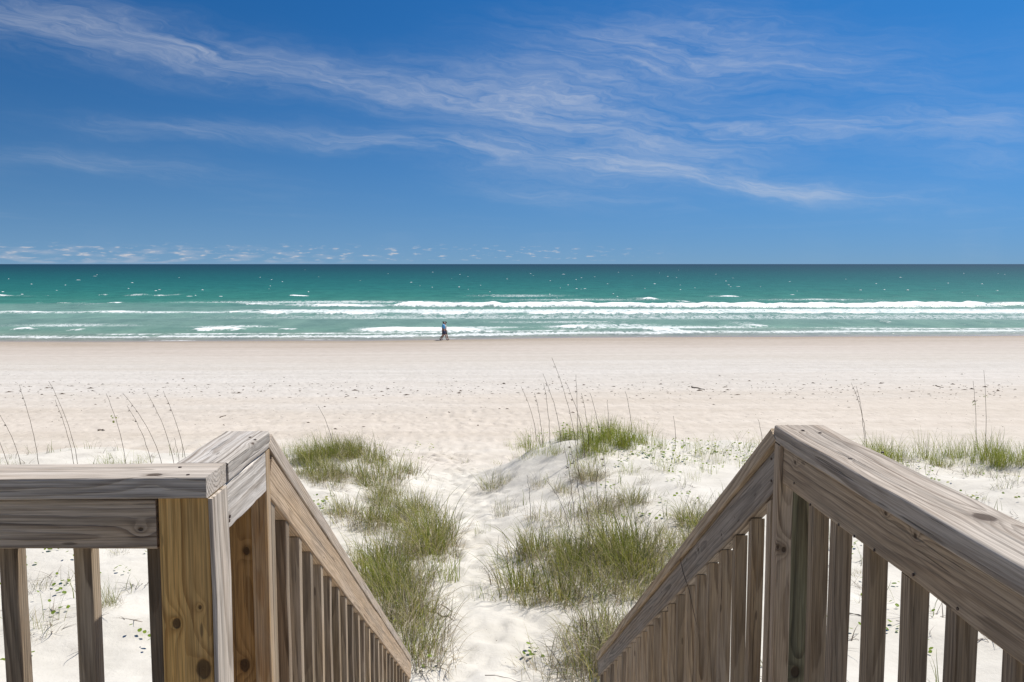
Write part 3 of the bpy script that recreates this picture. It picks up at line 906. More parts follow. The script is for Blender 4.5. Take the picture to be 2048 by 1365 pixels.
# ---- the deck and the stairs they stand on (below the frame)
DECK = 5.69
M_plank = wood('plank_wood', **dict(GREY, ring=.012))
stairs = tag(empty('boardwalk_stairs', (0.08, 1.95, 3.6)), 'grey wooden beach stairs between the two railings', 'stairs')
pl_me = board_mesh('plank', 1.14, 0.14, 0.036, seg=6, seed=31)
pl_me.materials.append(M_plank)
for k in range(14):
    board('plank', stairs, (-0.49, 1.80 - 0.146 * k, DECK - 0.018), (0.65, 1.80 - 0.146 * k, DECK - 0.018), 0.14, 0.036, M_plank, mesh=pl_me)
for k in range(10):
    board('tread', stairs, (-0.46, 2.05 + 0.29 * k, DECK - 0.185 * (k + 1)), (0.62, 2.05 + 0.29 * k, DECK - 0.185 * (k + 1)), 0.26, 0.036, M_plank, seg=4)
for x in (-0.478, 0.638):
    board('stringer', stairs, (x, 1.93, DECK - 0.30), (x, 5.05, DECK - 0.30 - 3.12 * SL), 0.235, 0.034, M_plank, up=(1, 0, 0))

# ------------------------------------------------------------------ plants
def leaf_mat(name, cols, trans=0.35, rough=0.6):
    m, n, out = new_mat(name)
    t = n.new('ShaderNodeAttribute', attribute_name='tone').outputs['Fac']
    c = n.ramp(t, cols)
    d = n.new('ShaderNodeBsdfPrincipled', {'Base Color': c, 'Roughness': rough, 'Specular IOR Level': 0.3})
    tr = n.new('ShaderNodeBsdfTranslucent', {'Color': c})
    mx = n.new('ShaderNodeMixShader', {0: trans, 1: d.outputs[0], 2: tr.outputs[0]})
    n.t.links.new(mx.outputs[0], out.inputs[0])
    return m


M_blade = leaf_mat('grass_blade', [(0, (.07, .095, .014)), (0.2, (.15, .19, .022)), (0.45, (.25, .28, .035)), (0.68, (.37, .35, .075)), (0.85, (.48, .41, .18)), (1, (.52, .45, .28))])
M_fresh = leaf_mat('fresh_blade', [(0, (.13, .17, .018)), (0.3, (.24, .30, .03)), (0.6, (.35, .39, .05)), (0.85, (.44, .42, .10)), (1, (.48, .42, .22))])
M_dead = leaf_mat('dead_blade', [(0, (.12, .095, .07)), (0.35, (.27, .225, .15)), (0.7, (.46, .38, .24)), (1, (.54, .47, .36))], 0.15, 0.8)
M_sprig = leaf_mat('sprig_blade', [(0, (.14, .20, .04)), (0.45, (.26, .30, .08)), (0.56, (.12, .095, .075)), (1, (.38, .32, .25))])
M_stem = leaf_mat('dry_stem', [(0, (.06, .045, .032)), (1, (.13, .10, .07))], 0.0, 0.8)
M_vleaf = leaf_mat('vine_leaf', [(0, (.14, .22, .025)), (0.6, (.22, .31, .035)), (1, (.36, .37, .06))], 0.45, 0.6)


def blades(name, nb, hmin, hmax, rad, tilt, droop, lean, wid, tone, seed, mat, seg=6):
    r = np.random.default_rng(seed)
    V, Fc, T = [], [], []
    for b in range(nb):
        az_ = r.uniform(0, 2 * math.pi)
        br = rad * math.sqrt(r.uniform())
        ba = r.uniform(0, 2 * math.pi)
        p = np.array([br * math.cos(ba), br * math.sin(ba), -0.03])
        # outer blades lean outwards
        az_ = ba + r.normal(0, 0.9) if r.uniform() < 0.7 else az_
        h = r.uniform(hmin, hmax)
        th0 = abs(r.normal(0, tilt)) + 0.04
        dr = r.uniform(0.3, 1.0) * droop
        w = wid * r.uniform(0.65, 1.15)
        tn = np.clip(r.normal(*tone), 0, 1)
        side = np.array([-math.sin(az_), math.cos(az_), 0.0])
        tw = r.uniform(-0.8, 0.8)
        kink = r.uniform(0.45, 0.9) if r.uniform() < 0.25 else 9
        b0 = len(V)
        for i in range(seg + 1):
            t = i / seg
            th = th0 + dr * t ** 1.6 + (0.9 if t > kink else 0)
            d = np.array([math.cos(az_) * math.sin(th) + lean[0] * t, math.sin(az_) * math.sin(th) + lean[1] * t, math.cos(th)])
            d /= np.linalg.norm(d)
            ww = w * (1 - t) ** 0.6 * (0.7 + 0.3 * min(1, t * 4))
            fwd = np.cross(d, side)
            s = side * math.cos(tw) + fwd * math.sin(tw)
            if i < seg:
                V += [tuple(p - s * ww / 2), tuple(p + s * ww / 2)]
            else:
                V += [tuple(p), tuple(p + d * 0.001 + s * 0.0004)]
            tt = float(np.clip(tn + 0.25 * max(0, t - 0.7), 0, 1))
            T += [tt, tt]
            p = p + d * h / seg
        for i in range(seg):
            a = b0 + 2 * i
            Fc.append((a, a + 1, a + 3, a + 2))
    me = mesh_np(name, V, Fc)
    attr(me, 'tone', T)
    me.materials.append(mat)
    return me


LEAN = (-0.12, -0.02)
VAR = {}
VAR['full'] = [(blades('dune_grass_tuft', 92, .24, .74, .25, .38, 1.15, LEAN, .0085, (.46, .36), 300 + i, M_blade),
                blades('dead_blades', 110, .15, .50, .34, .80, 2.0, (0, 0), .0072, (.55, .36), 330 + i, M_dead)) for i in range(6)]
VAR['green'] = [(blades('dune_grass_tuft', 66, .26, .70, .22, .28, .95, LEAN, .0085, (.42, .33), 360 + i, M_fresh),
                 blades('dead_blades', 16, .12, .36, .16, .6, 1.5, (0, 0), .006, (.6, .25), 380 + i, M_dead)) for i in range(6)]
VAR['thin'] = [(blades('dune_grass_tuft', 26, .20, .55, .26, .28, .9, LEAN, .0075, (.45, .3), 400 + i, M_fresh),
                blades('dead_blades', 10, .12, .32, .14, .6, 1.4, (0, 0), .006, (.45, .25), 420 + i, M_dead)) for i in range(5)]
VAR['dry'] = [(blades('dune_grass_tuft', 40, .22, .62, .25, .45, 1.3, LEAN, .0078, (.55, .33), 440 + i, M_blade),
               blades('dead_blades', 105, .16, .52, .34, .8, 2.1, (0, 0), .0070, (.5, .36), 460 + i, M_dead)) for i in range(6)]
VAR['wiry'] = [(blades('dune_grass_tuft', 10, .12, .34, .12, .5, 1.4, LEAN, .0058, (.45, .25), 480 + i, M_blade),
                blades('dead_blades', 34, .10, .32, .18, .8, 2.4, (0, 0), .0052, (.25, .22), 500 + i, M_dead)) for i in range(6)]



def tuft(kind, p, s, label, group=None):
    g, d = VAR[kind][rnd.randrange(len(VAR[kind]))]
    o = bpy.data.objects.new('dune_grass_tuft', g)
    COL.objects.link(o)
    o.location = p
    o.rotation_euler = (0, 0, rnd.gauss(0, 0.45))
    o.scale = (s * rnd.uniform(.85, 1.2), s * rnd.uniform(.85, 1.2), s * rnd.uniform(.85, 1.12))
    c = bpy.data.objects.new('dead_blades', d)
    COL.objects.link(c)
    c.parent = o
    c['kind'] = 'stuff'
    tag(o, label, 'grass tuft', group)
    return o


# (centre px, py of the roots; half sizes; how many; kind; scale; what the patch is)
PATCHES = [
    (700, 940, 125, 38, 38, 'full', .92, 'far grass patch left of the path'),
    (650, 915, 80, 12, 12, 'green', .9, 'fringe of fresh grass beside the far left handrail'),
    (760, 1035, 90, 45, 22, 'full', .95, 'mixed grass patch halfway along the path, left side'),
    (845, 1090, 45, 36, 11, 'full', 1.05, 'tall grass patch bulging over the left path edge'),
    (785, 1170, 75, 56, 19, 'full', .95, 'near grass patch above the left handrail'),
    (822, 1275, 42, 56, 12, 'dry', .9, 'shaggy grass strip at the lower left handrail'),
    (1165, 892, 150, 18, 40, 'green', .9, 'bright grass along the right dune crest'),
    (1240, 930, 230, 40, 24, 'thin', .95, 'thin sprigs in white sand below the right crest'),
    (1165, 1005, 130, 48, 20, 'dry', .85, 'straggly half-dry patch on the right mid slope'),
    (1175, 1150, 155, 66, 46, 'full', .95, 'big dense patch on the right dune'),
    (1385, 1075, 60, 40, 13, 'full', .75, 'grass clump beside the upper right handrail'),
    (1210, 1310, 80, 64, 20, 'dry', .95, 'shaggy straw patch by the lower right handrail'),
    (1772, 921, 50, 10, 10, 'green', .95, 'fresh crest grass just beyond the right cap rail'),
    (1955, 925, 118, 14, 22, 'green', 1.0, 'fresh crest grass below the two far right stalks'),
    (1890, 965, 160, 38, 16, 'wiry', 1.05, 'wiry scatter on sand above the right cap rail'),
    (1465, 900, 62, 22, 6, 'thin', .9, 'thin grass where the right crest meets the handrail'),
    (1330, 1000, 150, 40, 9, 'wiry', .95, 'wiry scatter in open sand, right dune'),
    (200, 938, 240, 14, 10, 'thin', .8, 'pale grass showing over the left cap rail'),
    (160, 1180, 130, 100, 8, 'wiry', .85, 'wiry grass seen between the left balusters'),
    (1730, 1200, 60, 90, 5, 'wiry', .75, 'wiry grass seen between the right balusters'),
]
LOOK = {'full': 'olive green', 'green': 'fresh green', 'thin': 'thin pale', 'dry': 'dry straw', 'wiry': 'wiry grey-brown'}
for (cx, cy, rx, ry, cnt, kind, s, desc) in PATCHES:
    made = 0
    guard = 0
    while made < cnt and guard < cnt * 30:
        guard += 1
        a = rnd.uniform(0, 2 * math.pi)
        r_ = math.sqrt(rnd.random()) if rnd.random() < 0.62 else min(1.55, abs(rnd.gauss(0.9, 0.3)))
        ux, uy = r_ * math.cos(a), r_ * math.sin(a)
        p = spot(cx + rx * ux, cy + ry * uy)
        if p is None or p.y > 26 or (-0.75 < p.x < 0.9 and p.y < 5.8):
            continue
        k = kind
        if kind == 'full' and rnd.random() < 0.36: k = 'dry'
        if r_ > 1 and rnd.random() < .55: k = 'thin' if kind == 'green' else 'wiry'
        if kind == 'green' and rnd.random() < 0.2: k = 'thin'
        row = 'far' if uy < -0.33 else 'near' if uy > 0.33 else 'middle'
        side = 'left' if ux < -0.33 else 'right' if ux > 0.33 else 'centre'
        where = {('middle', 'centre'): 'middle', ('middle', 'left'): 'left', ('middle', 'right'): 'right', ('far', 'centre'): 'far', ('near', 'centre'): 'near'}.get((row, side), '%s %s' % (row, side))
        tuft(k, p, s * rnd.uniform(.62, 1.22) * (0.8 if r_ > 1 else 1), '%s tuft, %s part of %s' % (LOOK[k], where, desc), 'dune grass: ' + desc)
        made += 1

# dead blades and small sprigs strewn over the dune sand: nobody could count them
SV, SF, ST = [], [], []
for i in range(620):
    for _ in range(40):
        x, y = rnd.uniform(-12, 12), rnd.uniform(6.2, 20)
        u = x - (0.35 - 0.062 * y + 0.22 * math.sin(y * 0.45))
        if abs(u) > 0.75 and not (-0.8 < x < 1.0 and y < 6.5):
            if float(vnoise(np.float64(x * .7), np.float64(y * .7), 91)) > 0.42 or rnd.random() < .2:
                break
    z = zg(x, y)
    dead = rnd.random() < 0.62
    for b in range(rnd.randrange(2, 6) if not dead else rnd.randrange(2, 7)):
        a = rnd.uniform(0, 6.283)
        th = rnd.uniform(.1, .6) if not dead else rnd.uniform(.8, 1.45)
        L = rnd.uniform(.12, .36)
        w = rnd.uniform(.004, .0065)
        p = Vector((x + rnd.gauss(0, .05), y + rnd.gauss(0, .05), z - .01))
        t0 = (0.55 + 0.45 * rnd.random() if dead else rnd.uniform(0.15, .7))
        b0 = len(SV)
        cu_ = rnd.gauss(0, .6)
        for q in range(5):
            t = q / 4
            sd = Vector((-math.sin(a), math.cos(a), 0)) * w * (1 - .85 * t)
            SV += [tuple(p - sd), tuple(p + sd)]
            ST += [t0, t0]
            thq = th + t * .5
            p = p + Vector((math.cos(a) * math.sin(thq), math.sin(a) * math.sin(thq), math.cos(thq))) * L / 4
            p.z = max(p.z, zg(p.x, p.y) + .004)
            a += cu_ * .35
        for q in range(4):
            SF.append((b0 + 2 * q, b0 + 2 * q + 1, b0 + 2 * q + 3, b0 + 2 * q + 2))
lme = mesh_np('sparse_grass', SV, SF)
attr(lme, 'tone', ST)
tag(link('sparse_grass', lme, [M_sprig]), 'sparse sprigs and dead blades strewn over the dunes', kind='stuff')
for (px, py, kind, s, desc) in [
    (890, 1162, 'green', .85, 'lone green tuft standing in the sand path by the left grass'),
    (966, 1068, 'thin', .55, 'small yellowish sprig alone in the middle of the path'),
    (962, 1142, 'wiry', .4, 'tiny flattened sprig in the middle of the path'),
    (950, 1196, 'thin', .5, 'low sprawling sprig across the narrow part of the path'),
    (992, 1200, 'thin', .8, 'green sprig at the path edge in front of the big right patch'),
    (985, 978, 'full', .75, 'dark tuft leaning on the bare slope right of the path'),
    (1012, 968, 'dry', .6, 'smaller dark tuft just right of the leaning tuft on the bare slope'),
    (1268, 1008, 'full', .72, 'round spiky tuft alone in white sand between the stalks and right handrail'),
    (860, 1270, 'thin', .6, 'sprig bending over the path near the foot of the left handrail'),
    (213, 1210, 'full', .5, 'upright tuft between the second and third left balusters'),
    (82, 1250, 'thin', .8, 'tall thin tuft between the first two left balusters'),
]:
    tuft(kind, spot(px, py), s, desc)


def tube(pts, radii, k=5):
    V, Fc = [], []
    for i, p in enumerate(pts):
        d = (pts[min(i + 1, len(pts) - 1)] - pts[max(i - 1, 0)]).normalized()
        a = d.orthogonal().normalized()
        b = d.cross(a)
        for j in range(k):
            t = 2 * math.pi * j / k
            V.append(tuple(p + (a * math.cos(t) + b * math.sin(t)) * radii[i]))
    for i in range(len(pts) - 1):
        for j in range(k):
            Fc.append((i * k + j, i * k + (j + 1) % k, (i + 1) * k + (j + 1) % k, (i + 1) * k + j))
    return V, Fc


STALKS = [
    (18, 945, -30, 830, 'thin dry stalk leaning off the left edge, closest to it'), (45, 945, -6, 822, 'second dry stalk from the left edge, behind the left cap rail'),
    (79, 945, 38, 770, 'third dry stalk from the left, tall and nearly straight'), (158, 945, 98, 763, 'tallest dry stalk over the left cap rail, bowed to the left'),
    (150, 945, 110, 800, 'thin stalk crossing beside the tallest stalk over the left cap rail'), (254, 945, 212, 787, 'dry stalk with a small green leaf on it, over the left cap rail'),
    (306, 945, 254, 812, 'faint thin stalk over the left cap rail'), (326, 945, 246, 787, 'strongly bowed stalk over the left cap rail'),
    (350, 945, 295, 788, 'dry stalk just left of the last one over the left cap rail'), (374, 945, 326, 782, 'dry stalk nearest the short pale cap board of the left railing'),
    (362, 945, 349, 876, 'short stub stalk between two taller ones over the left cap rail'),
    (668, 905, 636, 812, 'single dry stalk in the far grass patch left of the path'),
    (1073, 885, 1042, 774, 'bent dry stalk at the left end of the right crest grass'), (1085, 892, 1069, 786, 'dry stalk second from the left on the right crest'),
    (1100, 895, 1088, 768, 'thin upright stalk third from the left on the right crest'), (1122, 890, 1085, 748, 'bowed stalk left of the tallest stalk on the right dune'),
    (1158, 960, 1104, 716, 'tallest stalk of the right dune, hooked at its top'), (1170, 915, 1131, 764, 'stalk with a drooping tip right of the tallest one'),
    (1155, 890, 1152, 750, 'straight stalk behind the drooping one on the right crest'), (1178, 910, 1163, 786, 'short stalk among the crest stalks, beside the straight one'),
    (1199, 890, 1180, 786, 'stalk leaning left near the middle of the right crest'), (1218, 880, 1214, 800, 'thin faint stalk near the middle of the right crest'),
    (1264, 880, 1251, 783, 'stalk at the right end of the right crest grass'), (1351, 898, 1347, 832, 'single stubby stalk among creeping vines on the right crest'),
    (1525, 905, 1516, 838, 'stubby stalk beside the peak of the right railing'),
    (1150, 1080, 1128, 890, 'dark stalk rising from the big right patch, leftmost there'), (1164, 1075, 1138, 880, 'dark stalk second from the left in the big right patch'),
    (1180, 1090, 1152, 930, 'dark leaning stalk in the middle of the big right patch'), (1196, 1060, 1192, 915, 'upright dark stalk right of the middle in the big right patch'),
    (1213, 1075, 1208, 905, 'upright dark stalk at the right of the big right patch'), (1138, 1060, 1092, 960, 'short dark slanting stalk left in the big right patch'),
    (1062, 1040, 1054, 950, 'thin lone stalk at the path edge of the right dune'),
    (1732, 905, 1703, 766, 'taller of two crossing stalks beyond the right cap rail'), (1728, 905, 1713, 773, 'straighter of two crossing stalks beyond the right cap rail'),
    (1951, 905, 1946, 762, 'thin upright stalk left of the leafy stalk at the right edge'), (1970, 905, 1968, 741, 'tall upright stalk with a green leaf near the right edge'),
    (1852, 915, 1851, 882, 'short stub stalk between the two far crest grass clumps'),
]
for (bx, by, tx, ty, lab) in STALKS:
    p0 = spot(bx, by)
    if p0 is None or p0.y > 27:
        p0 = spot(bx, by + 25)
    p1 = at_y(tx, ty, p0.y - 0.1)
    pts, rad = [], []
    nseg = 12
    side = p1 - p0
    for i in range(nseg + 1):
        t = i / nseg
        q = Vector((p0.x + side.x * t ** 1.7, p0.y + side.y * t, p0.z - 0.05 + (side.z + 0.05) * (t + 0.10 * t * (1 - t))))
        q.x += rnd.gauss(0, 0.004)
        pts.append(q - p0)
        rad.append(0.0048 * (1 - 0.55 * t) * p0.y / 16 + 0.0006)
    V, Fc = tube(pts, rad)
    me = mesh_np('dune_stalk', V, Fc)
    attr(me, 'tone', [rnd.random()] * len(V))
    o = tag(link('dune_stalk', me, [M_stem], loc=p0), lab, 'dry stalk')
    if side.z > 1.1 or 'leaf' in lab:      # withered spikelets or the leaf that clings to it
        V, Fc, T = [], [], []
        leafy = 'leaf' in lab
        for k in range(10 if leafy else 7):
            c = pts[4 if leafy and 'edge' not in lab else 8 if leafy else rnd.randrange(9, 12)]
            if leafy:
                c = pts[8] + Vector((rnd.gauss(-0.02, 0.04), rnd.gauss(0, 0.03), rnd.gauss(0, 0.03)))
                u = Vector((rnd.gauss(0, 1), rnd.gauss(0, 1), rnd.gauss(0, 1))).normalized() * 0.032
                w = u.orthogonal().normalized() * 0.022
            else:
                u = Vector((-0.6, 0, 0.6 - rnd.random())).normalized() * rnd.uniform(.03, .06)
                w = Vector((0, 0.006, 0.004))
            b0 = len(V)
            V += [tuple(c), tuple(c + u * .5 + w), tuple(c + u), tuple(c + u * .5 - w)]
            Fc.append((b0, b0 + 1, b0 + 2, b0 + 3))
            T += [rnd.random()] * 4
        me2 = mesh_np('leaf' if leafy else 'spikelets', V, Fc)
        attr(me2, 'tone', T)
        tag(link('leaf' if leafy else 'spikelets', me2, [M_vleaf if leafy else M_stem], parent=o), kind='stuff')

# creeping beach vines: round leaves on runners
def vine_mesh(nl, length, seed, size=0.027):
    r = random.Random(seed)
    V, Fc, T = [], [], []
    pos_ = Vector((0, 0, 0.0))
    a = r.uniform(0, 6.28)
    for i in range(nl):
        a += r.gauss(0, 0.5)
        pos_ = pos_ + Vector((math.cos(a), math.sin(a), 0)) * length / nl
        for q in range(r.choice((1, 1, 2))):
            c = pos_ + Vector((r.gauss(0, .05), r.gauss(0, .05), r.uniform(.02, .09)))
            nrm = Vector((r.gauss(0, .45), r.gauss(.12, .4), 1)).normalized()
            u = nrm.orthogonal().normalized()
            w = nrm.cross(u)
            rr = size * r.uniform(.6, 1.25)
            b0 = len(V)
            t = r.random()
            V.append(tuple(c - nrm * rr * .18))
            T.append(t)
            for k in range(8):
                th = 2 * math.pi * k / 8
                er = rr * (0.75 if k == 0 else 1)
                V.append(tuple(c + (u * math.cos(th) + w * math.sin(th) * .85) * er))
                T.append(t)
            for k in range(8):
                Fc.append((b0, b0 + 1 + k, b0 + 1 + (k + 1) % 8))
    me = mesh_np('beach_vine', V, Fc)
    attr(me, 'tone', T)
    me.materials.append(M_vleaf)
    return me


VINES = [vine_mesh(n_, l_, 700 + i) for i, (n_, l_) in enumerate([(3, .25), (4, .4), (6, .6), (9, .9), (14, 1.2), (5, .3)])]
VP = [
    (1400, 905, 130, 16, 22, (3, 4), 'leafy beach vine creeping along the right crest'),
    (1060, 882, 30, 8, 7, (4, 4), 'bright leafy vine at the left end of the right crest'),
    (1210, 872, 90, 8, 10, (3, 4), 'leafy vine among the bright crest grass'),
    (640, 1010, 50, 22, 6, (2, 3), 'small vine leaves dotted on bare sand by the left handrail'),
    (800, 905, 60, 14, 8, (2, 3), 'vine leaves on the sand beyond the far left grass patch'),
    (1310, 980, 120, 60, 10, (0, 1, 5), 'few vine leaves on the white slope of the right dune'),
    (1920, 970, 120, 36, 12, (1, 2), 'green vine leaves among the wiry tufts at the right edge'),
    (1300, 1100, 100, 60, 8, (0, 1), 'vine leaves at the right margin of the big right patch'),
    (150, 1200, 140, 120, 13, (0, 1, 5), 'small green vine leaves between the left balusters'),
    (1850, 1200, 150, 120, 12, (0, 1, 5), 'small green vine leaves between the right balusters'),
    (740, 1150, 90, 120, 6, (0, 1), 'odd vine leaves in the near left grass'),
]
for (cx, cy, rx, ry, cnt, ks, desc) in VP:
    for i in range(cnt):
        p = spot(cx + rx * rnd.uniform(-1, 1), cy + ry * rnd.uniform(-1, 1))
        if p is None or p.y > 26:
            continue
        o = link('beach_vine', VINES[rnd.choice(ks)], loc=p)
        o.rotation_euler = (0, 0, rnd.uniform(0, 6.28))
        tag(o, desc, 'beach vine', desc)
for (px, py, k, desc) in [(1058, 1300, 5, 'cluster of round green leaves on the path near the right handrail end'),
                          (1048, 1318, 0, 'two small leaves on the path beside the round leaf cluster'),
                          (846, 1345, 0, 'green leaves at the bottom of the path beside the left handrail end'),
                          (1500, 865, 2, 'taller leafy shoot poking up beside the right stair handrail'),
                          (1318, 1012, 0, 'three-leaf sprout in the white sand of the right dune')]:
    tag(link('beach_vine', VINES[k], loc=spot(px, py)), desc, 'beach vine')

# sticks
M_stick = simple('driftwood', (.16, .125, .10), 0.9, 0.1, 0.3, 40)
for (ax, ay, bx, by, r0, desc) in [(1660, 1212, 1760, 1245, .011, 'long grey driftwood stick on the sand behind the right balusters'),
                                   (838, 1218, 905, 1240, .008, 'brown dead stick lying at the left edge of the path'),
                                   (880, 1210, 912, 1232, .005, 'smaller forked brown twig on the dead stick by the path'),
                                   (968, 1352, 1040, 1364, .003, 'thin dark curved twig at the very bottom of the path'),
                                   (710, 1030, 760, 1005, .006, 'pale bare stick leaning in the left grass'),
                                   (1385, 775, 1410, 781, .03, 'dark twig on the wrack line right of the stalks'),
                                   (440, 836, 452, 832, .02, 'dark scrap of wood on the beach above the left railing peak'),
                                   (195, 862, 210, 862, .03, 'brown scrap of wood on the beach above the left cap rail'),
                                   (1870, 772, 1885, 776, .025, 'dark scrap on the beach left of the two upright right stalks')]:
    p0, p1 = spot(ax, ay), spot(bx, by)
    pts = [p0.lerp(p1, t / 7) + Vector((rnd.gauss(0, 1), rnd.gauss(0, 1), 0)) * r0 * 1.2 + Vector((0, 0, r0 * .7)) for t in range(8)]
    for q in pts:
        q.z = zg(q.x, q.y) + r0 * 0.8
    V, Fc = tube([q - p0 for q in pts], [r0 * (1 - .08 * i) for i in range(8)], 6)
    tag(link('twig', mesh_np('twig', V, Fc), [M_stick], loc=p0), desc, 'twig')
# a dry blade caught on the right stair rail
q0, q1, q2 = at_x(1360, 1118, RX - 0.004), at_x(1378, 1180, RX - 0.006), at_x(1398, 1268, RX + 0.002)
V, Fc = tube([Vector((0, 0, 0)), (q1 - q0) * 0.5 + Vector((-.004, 0, .003)), q1 - q0, (q2 - q0) * 0.8, q2 - q0], [.001, .0014, .0012, .0009, .0005], 5)
me = mesh_np('dry_stem', V, Fc)
attr(me, 'tone', [0.6] * len(V))
tag(link('dry_stem', me, [M_stem], loc=q0), 'dead brown grass stem hanging over the right stair handrail', 'dry stem')

# wrack: bits of dry seaweed and reed along the old tide line
Vb, Fb = [], []
for i in range(1500):
    if i < 900:
        px, py = rnd.uniform(-60, 2110), 783 + rnd.gauss(0, 9) - (12 if rnd.random() < .3 else 0)
        sz = rnd.uniform(.03, .13)
    elif i < 1250:
        px, py = rnd.uniform(-60, 2110), rnd.uniform(745, 860)
        sz = rnd.uniform(.02, .07)
    else:
        px, py = rnd.uniform(560, 1900), rnd.uniform(890, 1330)
        sz = rnd.uniform(.003, .010)
    p = spot(px, py)
    if p is None:
        continue
    sz *= 0.8
    if rnd.random() < .12: sz *= 2
    a = rnd.gauss(0, .5)
    ex = Vector((math.cos(a), math.sin(a), 0)) * sz
    ey = Vector((-math.sin(a), math.cos(a), 0)) * sz * rnd.uniform(.12, .5)
    b0 = len(Vb)
    h = sz * rnd.uniform(.1, .35) + 0.002
    for (u, v) in ((-1, 0), (-.3, -1), (.6, -.8), (1, .1), (.3, .9), (-.5, .7)):
        q = p + ex * u * rnd.uniform(.7, 1.1) + ey * v * rnd.uniform(.7, 1.1)
        Vb.append((q.x, q.y, p.z - 0.004))
    q = p + Vector((0, 0, h))
    Vb.append(tuple(q))
    for k in range(6):
        Fb.append((b0 + k, b0 + (k + 1) % 6, b0 + 6))
M_wrack = simple('wrack_weed', (.13, .10, .075), 0.9, 0.1, 0.35, 3)
tag(link('wrack', mesh_np('wrack', Vb, Fb, False), [M_wrack]), 'dark bits of dried seaweed scattered on the beach', kind='stuff')


# ------------------------------------------------------------------ the two walkers
def skin_mesh(name, verts, edges, radii, mat, levels=2):
    me = bpy.data.meshes.new(name + '_skeleton')
    me.from_pydata(verts, edges, [])
    o = bpy.data.objects.new(name, me)
    COL.objects.link(o)
    md = o.modifiers.new('skin', 'SKIN')
    for i, r in enumerate(radii):
        rr = r if isinstance(r, tuple) else (r, r)
        me.skin_vertices[0].data[i].radius = rr
        me.skin_vertices[0].data[i].use_root = i == 0
    sb = o.modifiers.new('sub', 'SUBSURF')
    sb.levels = sb.render_levels = levels
    dg = bpy.context.evaluated_depsgraph_get()
    em = bpy.data.meshes.new_from_object(o.evaluated_get(dg))
    em.name = name
    bpy.data.objects.remove(o)
    em.materials.clear()
    em.materials.append(mat)
    for p in em.polygons:
        p.use_smooth = True
    return em


SKIN = simple('skin', (.48, .28, .20), 0.55, 0.4, 0.05, 30)


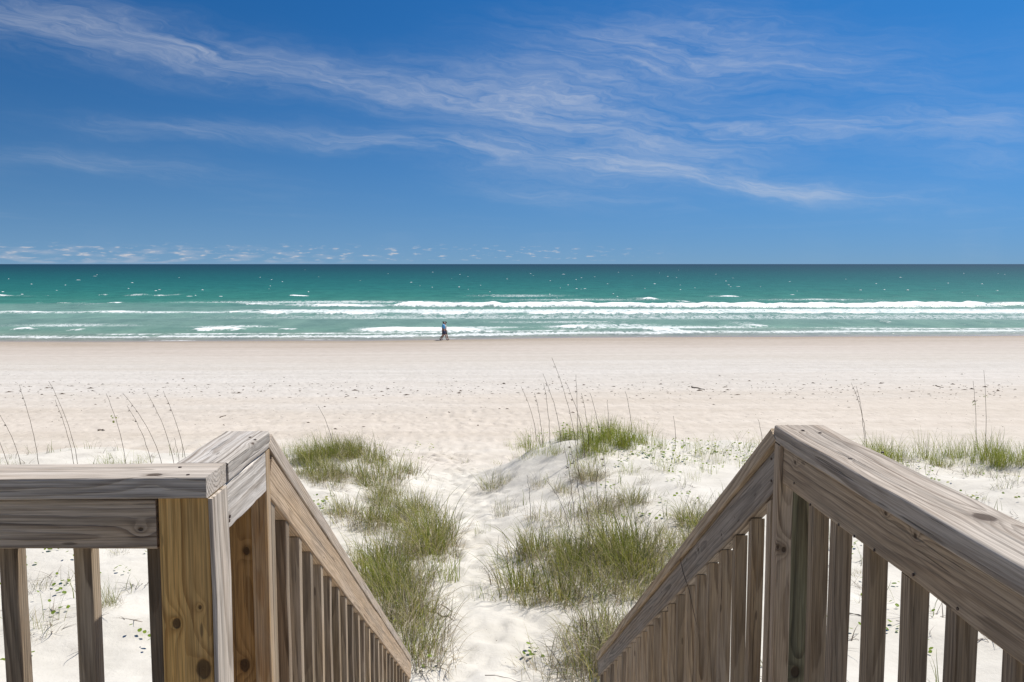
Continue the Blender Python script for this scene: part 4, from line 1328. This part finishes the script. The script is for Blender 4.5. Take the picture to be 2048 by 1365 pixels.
def person(loc, label, shirt_c, shorts_c, hair_c, phase, cap_c=None, shoe_c=None, h=1.74, bag=False):
    """walking towards +X; the near side faces -Y"""
    s = h / 1.75
    S = lambda v: (v[0] * s, v[1] * s, v[2] * s)
    f, b = (0.30, -0.30) if phase > 0 else (-0.30, 0.30)     # near foot, far foot along X
    def leg(y, fx):
        if fx > 0:
            return [(0.02, y, .90), (fx * .62, y, .50), (fx * 1.0, y, .075), (fx * 1.0 + .15, y, .045)]
        return [(-.02, y, .90), (fx * .25, y, .48), (fx * 1.12, y, .13), (fx * 1.12 + .13, y, .03)]
    Ln = leg(-.10, f)
    Lf = leg(.10, b)
    an = -0.16 if f > 0 else 0.16
    af = -an
    def arm(y, a):
        return [(0.0, y * .78, 1.42), (a * .35 - .02, y, 1.13), (a * 1.0 + .05, y * 1.02, .90), (a * 1.15 + .07, y, .80)]
    An, Af = arm(-.24, an), arm(.24, af)
    verts = [(0, 0, .95), (0, 0, 1.12), (0.01, 0, 1.30), (0, 0, 1.44), (.015, 0, 1.53), (.03, 0, 1.60), (.035, 0, 1.70)]
    rad = [(.13, .10), (.14, .105), (.15, .11), (.09, .08), (.052, .055), (.075, .085), (.06, .075)]
    edges = [(0, 1), (1, 2), (2, 3), (3, 4), (4, 5), (5, 6)]
    for L, r in ((Ln, (.095, .062, .045, .035)), (Lf, (.095, .062, .045, .035))):
        i0 = len(verts)
        verts += L
        rad += list(r)
        edges += [(0, i0)] + [(i0 + k, i0 + k + 1) for k in range(3)]
    for A_, r in ((An, (.065, .047, .035, .03)), (Af, (.065, .047, .035, .03))):
        i0 = len(verts)
        verts += A_
        rad += list(r)
        edges += [(3, i0)] + [(i0 + k, i0 + k + 1) for k in range(3)]
    # nose
    i0 = len(verts)
    verts.append((.135, 0, 1.615)); rad.append(.016); edges.append((5, i0))
    me = skin_mesh('person', [S(v) for v in verts], edges, rad, SKIN)
    o = link('person', me, loc=loc)
    tag(o, label, 'person', None)
    # shirt with short sleeves
    def mid(a, c, t): return tuple(a[k] + (c[k] - a[k]) * t for k in range(3))
    v = [(0, 0, .93), (0, 0, 1.12), (0.01, 0, 1.30), (0, 0, 1.43), (.01, 0, 1.49)]
    r = [(.165, .135), (.17, .135), (.175, .14), (.12, .11), (.065, .065)]
    e = [(0, 1), (1, 2), (2, 3), (3, 4)]
    for A_ in (An, Af):
        i0 = len(v)
        v += [A_[0], mid(A_[0], A_[1], .55), mid(A_[0], A_[1], .85)]
        r += [.085, .082, .075]
        e += [(3, i0), (i0, i0 + 1), (i0 + 1, i0 + 2)]
    link('shirt', skin_mesh('shirt', [S(x) for x in v], e, r, simple('shirt_cloth', shirt_c, .85, .1, .06, 8)), parent=o)
    v = [(0, 0, .98), (0, 0, .90)]
    r = [(.15, .12), (.155, .125)]
    e = [(0, 1)]
    for L in (Ln, Lf):
        i0 = len(v)
        v += [mid(L[0], L[1], .12), mid(L[0], L[1], .55), mid(L[0], L[1], .88)]
        r += [.118, .112, .105]
        e += [(1, i0), (i0, i0 + 1), (i0 + 1, i0 + 2)]
    link('shorts', skin_mesh('shorts', [S(x) for x in v], e, r, simple('shorts_cloth', shorts_c, .85, .1, .06, 8)), parent=o)
    if cap_c is None:
        hm = skin_mesh('hair', [S((-.01, 0, 1.60)), S((.0, 0, 1.69)), S((.02, 0, 1.745))], [(0, 1), (1, 2)], [(.085, .075), (.098, .10), (.06, .07)], simple('hair_strands', hair_c, .6, .3, .2, 60))
        link('hair', hm, parent=o)
    else:
        hm = skin_mesh('cap', [S((.01, 0, 1.70)), S((.03, 0, 1.745)), S((.13, 0, 1.69)), S((.20, 0, 1.675))], [(0, 1), (0, 2), (2, 3)], [(.095, .095), (.05, .06), (.02, .07), (.014, .05)], simple('cap_cloth', cap_c, .8, .1))
        link('cap', hm, parent=o)
    for L in (Ln, Lf):
        if shoe_c:
            a, c = L[2], L[3]
            sm = skin_mesh('shoe', [S((a[0] - .03, a[1], a[2] - .03)), S((c[0] - .04, c[1], c[2] + .005)), S((c[0] + .03, c[1], c[2]))], [(0, 1), (1, 2)], [.05, .048, .036], simple('shoe_rubber', shoe_c, .7, .2))
            link('shoe', sm, parent=o)
    return o


pw = at_z(887, 681.5, 0.03)
person((pw.x, pw.y, zg(pw.x, pw.y)), 'person with dark hair in bright blue shirt and navy shorts walking at the water line', (.15, .55, .95), (.085, .09, .15), (.018, .014, .012), 1, shoe_c=(.03, .03, .035), h=1.74)
person((pw.x + .10, pw.y + .6, zg(pw.x + .10, pw.y + .6)), 'person in cap and pale shirt mostly hidden behind the blue-shirted walker', (.62, .55, .50), (.10, .09, .10), (.05, .03, .02), -1, cap_c=(.10, .05, .04), h=1.66)
